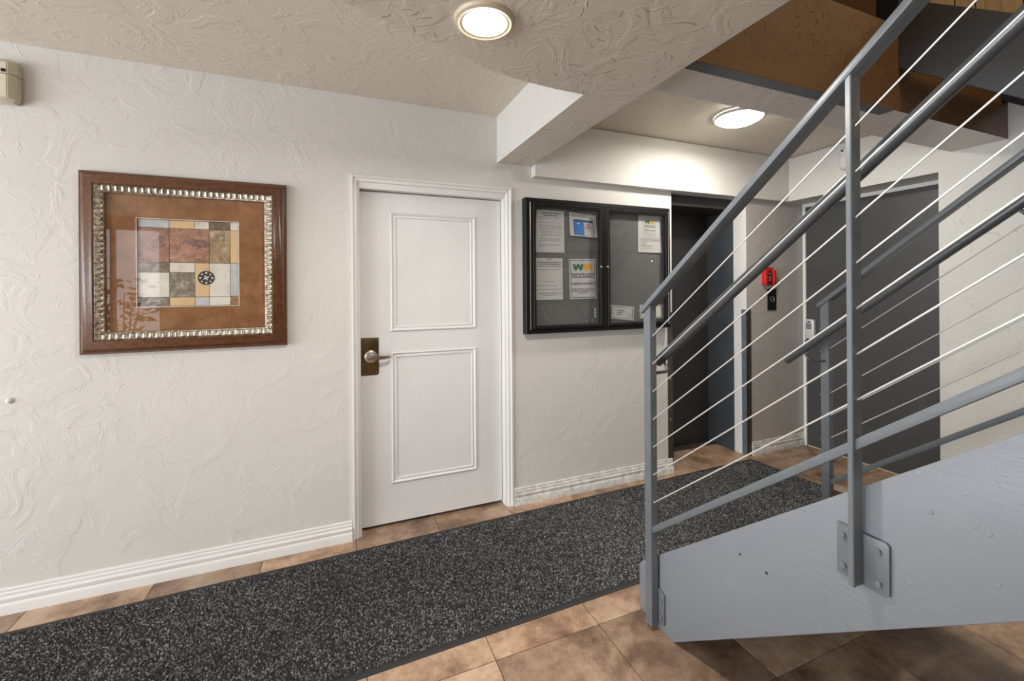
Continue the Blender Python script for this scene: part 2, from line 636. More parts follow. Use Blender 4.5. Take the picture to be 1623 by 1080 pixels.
# long plaster wall with door opening and elevator opening
b = MB()
DX0, DX1, DZ = 0.082, 1.100, 2.138
EX0, EX1, EZ = 2.470, 3.290, 2.222
b.box(XL, DX0, D, D + 0.14, 0, ZC)
b.box(DX0, DX1, D, D + 0.14, DZ, ZC)
b.box(DX1, EX0, D, D + 0.14, 0, ZC)
b.box(EX0, EX1, D, D + 0.13, EZ, ZC)
struct(b.build('wall_back', 'wall2', smooth=False), 'long off-white trowelled plaster wall with white door', 'wall')
b = MB()
b.box(EX1, XA + 0.12, D, D + 0.13, 0, ZC)
b.bm.normal_update()
for f in b.bm.faces:
    f.material_index = 1 if f.normal.y < -0.5 else 0
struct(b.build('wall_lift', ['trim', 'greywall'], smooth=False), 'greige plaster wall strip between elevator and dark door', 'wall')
# plaster bulkhead running above the notice board and elevator
b = MB()
b.box(1.250, XE, 2.64, D - 0.0005, 2.223, ZC)
struct(b.build('trim_1', 'wall', smooth=False), 'shallow cream plaster bulkhead above notice board and elevator', 'wall')

# end wall (faces -X) with door alcove
b = MB()
b.box(XE, XE + 0.5, YN, 1.606, 0, 5.4)
b.box(XE, XE + 0.5, 1.606, D - 0.0005, 2.225, ZC)
struct(b.build('wall_right', 'wallx', smooth=False), 'off-white plaster end wall beyond the staircase', 'wall')
b = MB()
b.box(XA, XA + 0.12, 1.60, D - 0.0005, 0, 2.224)
struct(b.build('wall_alcove', 'wallx', smooth=False), 'back of the shallow alcove that holds the charcoal door', 'wall')

# walls outside the picture, with glazed openings
b = MB()
b.box(XL - 0.12, XL, YN, -2.3, 0, ZC)
b.box(XL - 0.12, XL, 2.45, D + 0.14, 0, ZC)
b.box(XL - 0.12, XL, -2.3, 2.45, 2.45, ZC)
struct(b.build('wall_left', 'wall', smooth=False), 'entrance wall with a wide glazed opening', 'wall')
b = MB()
b.box(XL, -3.7, YN - 0.12, YN, 0, ZC)
b.box(-2.5, XE + 0.5, YN - 0.12, YN, 0, ZC)
b.box(-3.7, -2.5, YN - 0.12, YN, 0, 0.35)
b.box(-3.7, -2.5, YN - 0.12, YN, 2.45, ZC)
struct(b.build('wall_front', 'brown', smooth=False), 'wall behind the viewer with a wide window', 'wall')
for idx, (nm, x0, x1) in enumerate((('window_1', -3.7, -2.5),)):
    b = MB()
    for x in (x0, x0 + (x1 - x0) / 2, x1):
        b.box(x - 0.03, x + 0.03, YN - 0.08, YN - 0.03, 0.35, 2.45)
    b.box(x0, x1, YN - 0.08, YN - 0.03, 0.35, 0.40)
    b.box(x0, x1, YN - 0.08, YN - 0.03, 2.40, 2.45)
    struct(b.build(nm, 'darkedge', smooth=False), 'dark window frame behind the viewer', 'window')

# ceilings: upper plane over the hall, same level over the lobby
b = MB()
b.box(XL, 1.237, YN, D + 0.14, ZC, ZC + 0.12)
struct(b.build('ceiling', 'ceil', smooth=False), 'taupe trowelled plaster ceiling of the hall', 'ceiling')
b = MB()
b.box(1.237, XE + 0.5, 1.54, D + 0.14, ZC + 0.004, 2.745)
struct(b.build('ceiling_lobby', 'ceil', smooth=False), 'taupe plaster ceiling over the elevator lobby', 'ceiling')

# dropped soffit: beam from the wall that flares out in a curve towards the viewer
edge = [(0.999, 1.614), (0.86, 1.612), (0.723, 1.600), (0.64, 1.585), (0.561, 1.563), (0.45, 1.523), (0.345, 1.480), (0.167, 1.406), (0.018, 1.343), (-0.25, 1.21), (-0.55, 1.0), (-0.85, 0.70), (-1.05, 0.30), (-1.15, -0.2), (-1.15, YN)]
poly = [(1.237, D), (0.999, D)] + edge + [(1.237, YN)]
b = MB()
b.prism(poly, 'Z', ZS, ZC)
b.bm.normal_update()
for f in b.bm.faces:
    f.material_index = 0 if abs(f.normal.z) > 0.5 else 1
struct(b.build('ceiling_soffit', ['soffit', 'wallx']), 'dropped taupe plaster soffit with curved edge and round lamp', 'ceiling')

# beam at the edge of the stairwell: greige underside, brown stairwell face
b = MB()
b.box(1.237, XE, 1.28, 1.54, 2.342, 2.775)
b.bm.normal_update()
for f in b.bm.faces:
    f.material_index = 1 if f.normal.y < -0.5 else 0
struct(b.build('trim_2', ['beam', 'brown'], smooth=False), 'plaster beam at stairwell edge, grey underside and brown face', 'beam')
b = MB()
b.box(1.237, 2.572, 1.272, 1.335, 2.334, 2.402, 0.002, 1)
b.bm.normal_update()
for f in b.bm.faces:
    f.material_index = 1 if f.normal.y < -0.5 else 0
struct(b.build('trim_3', ['bluegrey', 'brown'], smooth=False), 'steel edge strip along the stairwell beam', 'beam')
# upper storey around the stairwell
b = MB()
b.box(1.10, 1.236, YN, 1.54, ZC + 0.121, 5.4)
struct(b.build('wall_stairwell', 'brown', smooth=False), 'brown stairwell wall of the upper storey', 'wall')
b = MB()
b.box(1.237, XE + 0.5, 4.2, 4.3, 2.746, 5.4)
b.box(XE, XE + 0.2, 1.97, 4.2, 2.776, 5.4)
b.box(1.11, 1.236, 1.541, 4.2, 2.746, 5.4)
struct(b.build('wall_upstairs', 'brown', smooth=False), 'brown wall of the upper storey seen over the landing edge', 'wall')
b = MB()
b.box(1.0, XE + 0.5, YN, 4.3, 5.401, 5.5)
b.box(1.237, XE + 0.5, YN - 0.12, YN, ZC + 0.001, 5.4)
struct(b.build('ceiling_upstairs', 'ceil', smooth=False), 'ceiling of the stairwell on the upper storey', 'ceiling')
b = MB()
b.box(XE + 0.02, XE + 0.1, 1.66, 1.968, 2.776, 5.0)
b.box(XE - 0.03, XE + 0.02, 1.66, 1.70, 2.776, 5.0)
struct(b.build('door_3', 'blackvoid', smooth=False), 'black upstairs door at the head of the stairs', 'door')
cl = thing('plank_cladding', (XE, 1.4, 2.776), 'pale wood plank cladding on the upper stairwell wall', 'cladding')
cl['kind'] = 'structure'
yy = 1.655
for w in (0.148, 0.097, 0.205, 0.15, 0.15, 0.15, 0.15):
    b = MB()
    b.box(XE - 0.022, XE - 0.001, yy - w + 0.008, yy, 2.80, 4.6, 0.002, 1)
    b.build('plank', 'plank', cl)
    yy -= w

# ---------------------------------------------------------------- baseboards
BP = [(0, 0), (-0.022, 0), (-0.022, 0.040), (-0.019, 0.048), (-0.015, 0.052), (-0.018, 0.058), (-0.018, 0.072), (-0.012, 0.080), (-0.012, 0.092), (-0.008, 0.098), (-0.008, 0.108), (-0.004, 0.114), (0, 0.114)]


def baseboard(name, x0, x1, y, mat, label):
    b = MB()
    b.prism([(y - 0.0005 + p[0], p[1]) for p in BP], 'X', x0, x1)
    return struct(b.build(name, mat), label, 'baseboard')


baseboard('baseboard_left', XL, DX0 - 0.002, D, 'trim', 'stepped white baseboard under the framed picture')
baseboard('baseboard_middle', DX1 + 0.002, EX0 - 0.012, D, 'wornbase', 'scuffed white baseboard between the white door and elevator')
baseboard('baseboard_right', EX1 + 0.052, XA - 0.001, D, 'wornbase', 'scuffed white baseboard below the red fire alarm')

# ---------------------------------------------------------------- white door
dr = thing('door_1', (0.59, D + 0.05, 0), 'white two-panel door with lever handle in the plaster wall', 'door')
dr['kind'] = 'structure'
# jamb and casing
b = MB()
cw = 0.052
for (x0, x1, s) in ((DX0, DX0 + cw, 1), (DX1 - cw, DX1, -1)):
    xo, xi = (x0, x1) if s == 1 else (x1, x0)
    b.prism([(xo, D + 0.13), (xo, D - 0.012), (xo + s * 0.012, D - 0.014), (xo + s * 0.018, D - 0.006), (xo + s * 0.034, D - 0.004), (xo + s * 0.038, D + 0.006), (xi, D + 0.010), (xi, D + 0.13)], 'Z', 0.0, DZ)
b.prism([(D + 0.13, DZ), (D - 0.012, DZ), (D - 0.014, DZ - 0.012), (D - 0.006, DZ - 0.018), (D - 0.004, DZ - 0.034), (D + 0.006, DZ - 0.038), (D + 0.010, DZ - cw - 0.02), (D + 0.13, DZ - cw - 0.02)], 'X', DX0 + 0.001, DX1 - 0.001)
b.build('casing', 'trim', dr)
LX0, LX1, LZ0, LZ1, LY = DX0 + cw + 0.003, DX1 - cw - 0.003, 0.018, DZ - cw - 0.024, 2.765
b = MB()
b.box(LX0, LX1, LY, LY + 0.044, LZ0, LZ1, 0.002, 1)
b.build('leaf', 'door', dr)
b = MB()
b.box(DX0 + cw, DX1 - cw, LY + 0.03, LY + 0.075, 0.0005, LZ1 + 0.01)
b.build('gap_shade_sheet', 'gap', dr)  # near-black sheet behind the leaf, added as shade in the door gap
for (x0, x1, z0, z1) in ((0.314, 0.861, 1.204, 1.940), (0.316, 0.862, 0.262, 1.073)):
    b = MB()
    b.frame_sweep((x0, x1, z0, z1), [(0.0, LY + 0.001), (0.0, LY - 0.008), (0.006, LY - 0.012), (0.013, LY - 0.008), (0.017, LY - 0.003), (0.022, LY - 0.006), (0.030, LY - 0.006), (0.034, LY + 0.001)])
    b.build('panel_moulding', 'door', dr)
# lock plate and lever
b = MB()
b.prism([(LX0 + 0.001, 0.942), (0.234, 0.942), (0.241, 0.949), (0.241, 1.163), (0.234, 1.170), (LX0 + 0.001, 1.170)], 'Y', LY - 0.004, LY - 0.0002, 0.0008)
plate = b.build('lock_plate', 'bronze', dr)
for z in (0.955, 1.157):
    b = MB()
    b.lathe([(0.0, -0.0025), (0.003, -0.002), (0.004, 0)], (0.228, LY - 0.004, z), (0, 1, 0), 10)
    b.build('screw', 'satin', plate)
HX, HZ = 0.194, 1.055
b = MB()
b.lathe([(0.040, 0.0), (0.040, -0.008), (0.037, -0.014), (0.028, -0.017), (0.022, -0.018), (0.019, -0.022), (0.018, -0.048), (0.0, -0.048)], (HX, LY - 0.004, HZ), (0, 1, 0), 36)
rose = b.build('rose', 'satin', dr)
b = MB()
b.lathe([(0.0145, -0.048), (0.0145, -0.060), (0.012, -0.064), (0.0, -0.064)], (HX, LY - 0.004, HZ), (0, 1, 0), 24)
b.lathe([(0.0075, -0.064), (0.007, -0.0665), (0.0, -0.0665)], (HX, LY - 0.004, HZ), (0, 1, 0), 16)
b.build('key_cylinder', 'satin', rose)
b = MB()
yv = LY - 0.060
pts = []
for (x, y, hz, ht) in ((HX - 0.004, yv, 0.013, 0.007), (HX + 0.03, yv - 0.002, 0.012, 0.006), (HX + 0.075, yv - 0.002, 0.010, 0.005), (HX + 0.100, yv + 0.004, 0.009, 0.005), (HX + 0.115, yv + 0.014, 0.008, 0.004), (HX + 0.120, yv + 0.024, 0.006, 0.003)):
    pts.append([b.bm.verts.new((x, y + sy * ht, HZ - 0.002 + sz * hz)) for sy, sz in ((-1, -1), (-1, 1), (1, 1), (1, -1))])
for p, q in zip(pts, pts[1:]):
    for k in range(4):
        b.bm.faces.new((p[k], p[(k + 1) % 4], q[(k + 1) % 4], q[k]))
b.bm.faces.new(pts[0])
b.bm.faces.new(pts[-1])
bmesh.ops.recalc_face_normals(b.bm, faces=b.bm.faces)
bmesh.ops.bevel(b.bm, geom=list(b.bm.edges), offset=0.0018, segments=2, affect='EDGES')
b.build('lever', 'satin', dr)

# ---------------------------------------------------------------- elevator
el = thing('door_2', (2.88, 3.10, 0), 'dark charcoal elevator door in its blue-grey steel recess', 'door')
el['kind'] = 'structure'
b = MB()
b.box(EX0 - 0.1, EX1 + 0.06, 3.12, 3.20, 0.0005, 2.22)
b.build('sliding_panel', 'elevdark', el, smooth=False)
b = MB()
b.box(EX1 - 0.004, EX1 + 0.06, D + 0.131, 3.119, 0.0005, 2.22)
b.build('jamb', 'elevblue', el, smooth=False)
b = MB()
b.box(EX0 - 0.06, EX0 - 0.001, D + 0.141, 3.119, 0.0005, 2.22)
b.build('jamb', 'elevblue', el, smooth=False)
b = MB()
b.box(EX0, EX1 - 0.005, D + 0.06, 3.119, 2.135, 2.2215)
b.build('header', 'elevdark', el, smooth=False)
b = MB()
b.lathe([(0.006, 0.0), (0.006, -0.004), (0.0, -0.004)], (2.86, 3.1195, 1.95), (0, 1, 0), 12)
b.build('screw', 'blackvoid', el)

# corner guards at the elevator opening
cg = thing('corner_guard', (EX0, D, 0), 'brown steel corner guard on left edge of elevator opening', 'corner guard', 'steel corner guards')
b = MB()
b.box(EX0 - 0.048, EX0 + 0.002, D - 0.003, D - 0.0003, 0.002, 1.268)
b.box(EX0 + 0.0003, EX0 + 0.003, D - 0.003, D + 0.048, 0.002, 1.268)
b.build('angle', 'guardbrown', cg, smooth=False)
for z in (0.10, 0.42, 0.74, 1.06, 1.22):
    b = MB()
    b.lathe([(0.0, -0.002), (0.003, -0.0015), (0.004, 0)], (EX0 - 0.022, D - 0.003, z), (0, 1, 0), 10)
    b.build('rivet', 'steel', cg)
cg = thing('corner_guard', (EX1, D, 0), 'blue-grey steel corner guard on right edge of elevator opening', 'corner guard', 'steel corner guards')
b = MB()
b.box(EX1 - 0.003, EX1 - 0.0003, D - 0.003, D + 0.05, 0.002, 1.268)
b.build('side_wing', 'guard', cg, smooth=False)
b = MB()
b.box(EX1 - 0.003, EX1 + 0.05, D - 0.003, D - 0.0003, 0.002, 1.268)
b.build('front_wing', 'guardbrown', cg, smooth=False)  # same angle as the side wing; shade put into the darker brown colour

# ---------------------------------------------------------------- charcoal door in the alcove
d2 = thing('door_4', (XA, 2.18, 0), 'tall charcoal metal door with white frame behind the stair cables', 'door')
d2['kind'] = 'structure'
b = MB()
b.box(XA - 0.020, XA - 0.0005, 2.688, 2.698, 0.0, 2.223, 0.002, 1)
b.box(XA - 0.030, XA - 0.0005, 2.665, 2.690, 0.0, 2.223, 0.002, 1)
b.box(XA - 0.030, XA - 0.0005, 1.615, 2.666, 2.192, 2.223, 0.002, 1)
b.build('frame', 'trim', d2)
b = MB()
b.box(XA - 0.018, XA - 0.001, 1.615, 2.664, 0.012, 2.190, 0.001, 1)
b.build('leaf', 'charcoal', d2)
b = MB()
b.box(XA - 0.026, XA - 0.0185, 1.63, 2.655, 0.004, 0.011)
b.build('sweep', 'lamptrim', d2)

# keypad lock of that door
kp = thing('keypad_lock', (XA - 0.018, 2.635, 0.985), 'silver keypad lock on the charcoal door', 'keypad')
b = MB()
b.prism([(2.576, 0.990), (2.664, 0.990), (2.660, 1.155), (2.650, 1.166), (2.592, 1.166), (2.581, 1.155)], 'X', XA - 0.052, XA - 0.0185, 0.004)
b.build('body', 'silverpaint', kp)
b = MB()
b.box(XA - 0.0545, XA - 0.052, 2.606, 2.638, 1.138, 1.148)
b.build('display', 'black', kp)
for r in range(4):
    for c in range(3):
        b = MB()
        b.box(XA - 0.056, XA - 0.052, 2.600 + c * 0.0165, 2.612 + c * 0.0165, 1.078 + r * 0.0135, 1.088 + r * 0.0135, 0.001, 1)
        b.build('key', 'black', kp)
b = MB()
b.lathe([(0.012, 0), (0.012, -0.03), (0.0, -0.03)], (XA - 0.0185, 2.655, 0.965), (1, 0, 0), 16)
b.tube([(XA - 0.05, 2.655, 0.965), (XA - 0.055, 2.60, 0.955)], 0.008, 10)
b.build('lever', 'satin', kp)

# ---------------------------------------------------------------- fire alarm and call button
fa = thing('fire_alarm', (3.545, D, 1.475), 'red fire alarm pull station on the greige wall', 'fire alarm')
b = MB()
b.prism([(3.478, 1.478), (3.612, 1.478), (3.612, 1.638), (3.478, 1.638)], 'Y', D - 0.012, D - 0.0005, 0.003)
b.build('back_plate', 'red', fa)
for x0, x1 in ((3.478, 3.512), (3.582, 3.612)):
    b = MB()
    b.prism([(x0, 1.480), (x1, 1.480), (x1, 1.61), (x0, 1.61)], 'Y', D - 0.040, D - 0.0125, 0.004)
    b.build('side_cheek', 'red', fa)
b = MB()
b.box(3.514, 3.580, D - 0.026, D - 0.0125, 1.482, 1.605, 0.003)
handle = b.build('pull_handle', 'darkred', fa)
for (x0, x1, z0, z1) in ((3.530, 3.566, 1.575, 1.585), (3.540, 3.552, 1.515, 1.555)):
    b = MB()
    b.box(x0, x1, D - 0.029, D - 0.026, z0, z1)
    b.build('mark', 'greyink', handle)
cb = thing('call_button_plate', (3.60, D, 1.255), 'black elevator call plate with ringed button below the alarm', 'call button')
b = MB()
b.box(3.545, 3.650, D - 0.008, D - 0.0005, 1.255, 1.447, 0.001, 1)
b.build('plate', 'black', cb)
b = MB()
b.lathe([(0.027, -0.008), (0.027, -0.012), (0.019, -0.012), (0.018, -0.009)], (3.598, D, 1.352), (0, 1, 0), 28)
ring = b.build('ring', 'satin', cb)
b = MB()
b.lathe([(0.018, -0.0085), (0.016, -0.0105), (0.0, -0.0105)], (3.598, D, 1.352), (0, 1, 0), 24)
b.build('button', 'blackvoid', cb)

# ---------------------------------------------------------------- wall sensors
def sensor(loc, facing, label, w=0.13, h=0.195, d=0.062, eye=(0.66, 0.073)):
    """loc = bottom centre on the wall; facing 'Y' -> towards -Y, 'X' -> towards -X"""
    s = thing('motion_sensor', loc, label, 'sensor', 'motion sensors')
    T = (lambda u, dd, z: (loc[0] + u, loc[1] - dd, loc[2] + z)) if facing == 'Y' else (lambda u, dd, z: (loc[0] - dd, loc[1] - u, loc[2] + z))

    def hull(secs, name, mat, bevel=0.003):
        b = MB()
        rings = [[b.bm.verts.new(T(*p)) for p in sec] for sec in secs]
        for p, q in zip(rings, rings[1:]):
            n = len(p)
            for k in range(n):
                b.bm.faces.new((p[k], p[(k + 1) % n], q[(k + 1) % n], q[k]))
        b.bm.faces.new(rings[0])
        b.bm.faces.new(rings[-1])
        bmesh.ops.recalc_face_normals(b.bm, faces=b.bm.faces)
        bmesh.ops.bevel(b.bm, geom=list(b.bm.edges), offset=bevel, segments=2, affect='EDGES')
        return b.build(name, mat, s)

    def sec(z, hw, dd, ch, back=0.002):
        return [(-hw, back, z), (-hw, dd - ch, z), (-hw + ch, dd, z), (hw - ch, dd, z), (hw, dd - ch, z), (hw, back, z)]
    hw = w / 2
    hull([sec(0.0, hw * 0.80, d * 0.55, 0.010), sec(0.018, hw, d, 0.022), sec(h * 0.62, hw, d, 0.022)], 'lens_cover', 'whiteplastic' if facing == 'X' else 'plastic')
    hull([sec(h * 0.63, hw, d * 0.98, 0.022), sec(h * 0.90, hw * 0.96, d * 0.92, 0.022), sec(h, hw * 0.75, d * 0.55, 0.012)], 'upper_case', 'whiteplastic' if facing == 'X' else 'plastic')
    b = MB()
    u0 = -hw + eye[1] + 0.015
    e0 = eye[0]
    c0 = [T(u0, d + 0.001, h * e0), T(u0 + 0.014, d + 0.001, h * e0), T(u0 + 0.014, d + 0.001, h * (e0 + 0.07)), T(u0, d + 0.001, h * (e0 + 0.07))]
    c1 = [T(u0, d - 0.008, h * e0), T(u0 + 0.014, d - 0.008, h * e0), T(u0 + 0.014, d - 0.008, h * (e0 + 0.07)), T(u0, d - 0.008, h * (e0 + 0.07))]
    va = [b.bm.verts.new(p) for p in c0]
    vb = [b.bm.verts.new(p) for p in c1]
    b.bm.faces.new(va)
    for k in range(4):
        b.bm.faces.new((va[k], va[(k + 1) % 4], vb[(k + 1) % 4], vb[k]))
    bmesh.ops.recalc_face_normals(b.bm, faces=b.bm.faces)
    b.build('eye', 'black', s)
    return s


sensor((-1.398, D, 2.318), 'Y', 'ivory motion sensor high on the wall left of the picture')
sensor((XE, 2.155, 2.385), 'X', 'white motion sensor on the wall above the charcoal door', 0.10, 0.175, 0.05, (0.80, 0.012))

# small plastic door bumper low on the left of the wall
b = MB()
b.lathe([(0.013, 0), (0.012, -0.006), (0.007, -0.010), (0.0, -0.011)], (-1.385, D - 0.0003, 0.965), (0, 1, 0), 20)
tag(b.build('wall_bumper', 'wall', origin=Vector((-1.385, D, 0.965))), 'small round painted bump on the wall, low left of the picture', 'bumper')

# ---------------------------------------------------------------- ceiling lamps
def lamp_light(name, loc, radius, power, color, parent):
    d = bpy.data.lights.new(name, 'AREA')
    d.shape = 'DISK'
    d.size = radius * 2
    d.energy = power
    d.color = color
    o = bpy.data.objects.new(name, d)
    COL.objects.link(o)
    o.parent = parent
    o.location = Vector(loc) - Vector(parent['_org'])
    return o


def downlight(x, y, label):
    l = thing('ceiling_lamp', (x, y, ZS), label, 'lamp', 'round ceiling lamps')
    b = MB()
    b.lathe([(0.067, -0.004), (0.071, -0.012), (0.084, -0.014), (0.093, -0.010), (0.096, -0.001)], (x, y, ZS), (0, 0, 1), 56)
    b.build('trim_ring', 'lamptrim', l)
    b = MB()
    b.lathe([(0.0, -0.008), (0.045, -0.007), (0.070, -0.004)], (x, y, ZS), (0, 0, 1), 48)
    b.build('lens', 'lamp1', l)
    lamp_light('lamp_bulb', (x, y, ZS - 0.0125), 0.060, 26, (1.0, 0.965, 0.91), l)


downlight(0.436, 1.280, 'round recessed ceiling lamp with cream ring in the soffit')
l2 = thing('ceiling_lamp', (2.50, 2.10, ZC), 'glowing domed ceiling lamp over the elevator lobby', 'lamp', 'round ceiling lamps')
b = MB()
b.lathe([(0.150, 0.003), (0.152, -0.014), (0.146, -0.018)], (2.50, 2.10, ZC), (0, 0, 1), 56)
b.build('base', 'whiteplastic', l2)
b = MB()
b.lathe([(0.0, -0.058), (0.05, -0.055), (0.10, -0.044), (0.132, -0.028), (0.145, -0.012)], (2.50, 2.10, ZC), (0, 0, 1), 56)
b.build('dome', 'lamp2', l2)
lamp_light('lamp_bulb', (2.50, 2.10, ZC - 0.061), 0.10, 15, (1.0, 0.95, 0.86), l2)

# ---------------------------------------------------------------- framed picture
pic = thing('framed_picture', (-0.69, D, 1.16), 'walnut framed abstract map collage print with silver liner', 'picture')
PR = (-1.130, -0.250, 1.160, 2.042)
b = MB()
b.frame_sweep(PR, [(0.0, D - 0.001), (0.0, 2.678), (0.004, 2.672), (0.009, 2.672), (0.013, 2.668), (0.026, 2.654), (0.036, 2.651), (0.048, 2.648), (0.058, 2.641), (0.064, 2.640), (0.067, 2.644), (0.067, 2.660)])
b.build('frame', 'framewood', pic)
b = MB()
LR = (-1.063, -0.317, 1.227, 1.975)
b.frame_sweep(LR, [(0.0, 2.662), (0.0, 2.645), (0.004, 2.643), (0.007, 2.647), (0.028, 2.653), (0.031, 2.651), (0.036, 2.653), (0.038, 2.667)])
pitch = 0.0258


def rib(b, c, along, across):
    c, along, across = Vector(c), Vector(along), Vector(across)
    yv_ = Vector((0, 1, 0))
    seg = 5
    for s0 in (0,):
        ends = []
        for e in (-1, 1):
            ring = []
            for k in range(seg + 1):
                a = math.pi * k / seg
                ring.append(b.bm.verts.new(c + across * (0.010 * e) + along * (-0.0085 * math.cos(a)) - yv_ * (0.0065 * math.sin(a) + (0.0025 if e < 0 else -0.002))))
            ends.append(ring)
        for k in range(seg):
            b.bm.faces.new((ends[0][k], ends[0][k + 1], ends[1][k + 1], ends[1][k]))
        b.bm.faces.new(ends[0])
        b.bm.faces.new(ends[1])


n = 27
for k in range(n):
    x = LR[0] + 0.036 + (LR[1] - LR[0] - 0.072) * k / (n - 1)
    rib(b, (x, 2.651, LR[3] - 0.0175), (1, 0, 0), (0, 0, -1))
    rib(b, (x, 2.651, LR[2] + 0.0175), (1, 0, 0), (0, 0, 1))
    z = LR[2] + 0.036 + (LR[3] - LR[2] - 0.072) * k / (n - 1)
    rib(b, (LR[0] + 0.0175, 2.651, z), (0, 0, 1), (1, 0, 0))
    rib(b, (LR[1] - 0.0175, 2.651, z), (0, 0, 1), (-1, 0, 0))
bmesh.ops.recalc_face_normals(b.bm, faces=b.bm.faces)
b.build('beaded_liner', 'silver', pic)
AX0, AX1, AZ0, AZ1 = -0.907, -0.478, 1.386, 1.822
b = MB()
b.frame_sweep((-1.03, -0.35, 1.255, 1.945), [(0.0, 2.675), (0.123, 2.675)], 0)
# mat board with its window
b.bm.clear()
ox0, ox1, oz0, oz1 = -1.03, -0.35, 1.255, 1.945
for (x0, x1, z0, z1) in ((ox0, AX0, oz0, oz1), (AX1, ox1, oz0, oz1), (AX0, AX1, oz0, AZ0), (AX0, AX1, AZ1, oz1)):
    b.box(x0, x1, 2.672, 2.680, z0, z1)
bmesh.ops.remove_doubles(b.bm, verts=b.bm.verts, dist=1e-5)
mb_ = b.build('mat_board', 'matboard', pic, smooth=False)
b = MB()
b.frame_sweep((AX0 - 0.004, AX1 + 0.004, AZ0 - 0.004, AZ1 + 0.004), [(0, 2.6715), (0.0022, 2.6712), (0.004, 2.6725)])
b.build('window_bevel', 'a_white', mb_)
VX = [0, .298, .548, .694, .912, 1.0]
W_, H_ = AX1 - AX0, AZ1 - AZ0
cells = [(0, .298, 0, .095, 'a_blue'), (.298, .548, 0, .095, 'a_peach'), (.548, .694, 0, .095, 'a_white'), (.694, .912, 0, .095, 'a_dk'), (.912, 1, 0, .095, 'a_white'),
         (0, .298, .095, .495, 'a_pink2'), (.298, .694, .095, .495, 'a_pink'), (.694, .912, .095, .495, 'a_tan'), (.912, 1, .095, .495, 'a_peach'),
         (0, .298, .495, .61, 'a_dk'), (0, .298, .61, .897, 'a_white'), (0, .298, .897, 1, 'a_grey'),
         (.298, .548, .495, .61, 'a_white'), (.298, .548, .61, .897, 'a_grey'), (.298, .548, .897, 1, 'a_peach'),
         (.548, .694, .495, .897, 'a_peach'), (.548, .694, .897, 1, 'a_blue'), (.694, .912, .495, .897, 'a_white'), (.694, .912, .897, 1, 'a_white'),
         (.912, 1, .495, .89, 'a_blue'), (.912, 1, .89, 1, 'a_brown')]
b = MB()
b.box(AX0, AX1, 2.6805, 2.683, AZ0, AZ1)
pr = b.build('print_sheet', 'a_line', pic, smooth=False)
g = 0.0012
for (u0, u1, v0, v1, mt) in cells:
    b = MB()
    b.box(AX0 + u0 * W_ + g, AX0 + u1 * W_ - g, 2.6800, 2.6806, AZ1 - v1 * H_ + g, AZ1 - v0 * H_ - g)
    b.build('print_patch', mt, pr, smooth=False)
# dark coast outline patch on the pink map
b = MB()
cp = [(.43, .235), (.46, .20), (.50, .195), (.56, .215), (.62, .215), (.68, .235), (.69, .29), (.67, .32), (.62, .31), (.575, .335), (.565, .30), (.53, .305), (.50, .28), (.455, .265)]
b.prism([(AX0 + u * W_, AZ1 - v * H_) for u, v in cp], 'Y', 2.6797, 2.6801)
b.build('map_island', mottled('print_island', (0.13, 0.07, 0.065), (0.24, 0.14, 0.125), (0.33, 0.20, 0.17), 14), pr, smooth=False)
ccx, ccz = AX0 + .662 * W_, AZ1 - .672 * H_
b = MB()
b.lathe([(0.0, -0.0008), (0.037, -0.0008), (0.037, 0.0)], (ccx, 2.680, ccz), (0, 1, 0), 40)
b.build('compass_disc', 'a_line', pr, smooth=False)
b = MB()
for k in range(8):
    a = k * math.pi / 4
    b.lathe([(0.0, -0.0013), (0.0042 if k % 2 else 0.005, -0.0013), (0.004, -0.0008)], (ccx + 0.026 * math.cos(a), 2.680, ccz + 0.026 * math.sin(a)), (0, 1, 0), 8)
for k in range(4):
    a = k * math.pi / 2 + 0.5
    dv, pv = Vector((math.cos(a), 0, math.sin(a))), Vector((-math.sin(a), 0, math.cos(a)))
    c = Vector((ccx, 2.6788, ccz))
    b.quad([c, c + dv * 0.006 + pv * 0.004, c + dv * 0.017, c + dv * 0.006 - pv * 0.004])
b.lathe([(0.0375, 0), (0.0375, -0.0012), (0.0395, -0.0012), (0.0395, 0)], (ccx, 2.680, ccz), (0, 1, 0), 40)
b.tube([(ccx - 0.008, 2.679, ccz + 0.040), (ccx - 0.006, 2.679, ccz + 0.050), (ccx, 2.679, ccz + 0.053), (ccx + 0.006, 2.679, ccz + 0.050), (ccx + 0.008, 2.679, ccz + 0.040)], 0.0012, 6)
b.build('compass_marks', 'a_white', pr, smooth=False)
b = MB()
b.box(-1.028, -0.352, 2.666, 2.6675, 1.257, 1.943)
b.build('glass_pane', 'glass', pic, smooth=False)

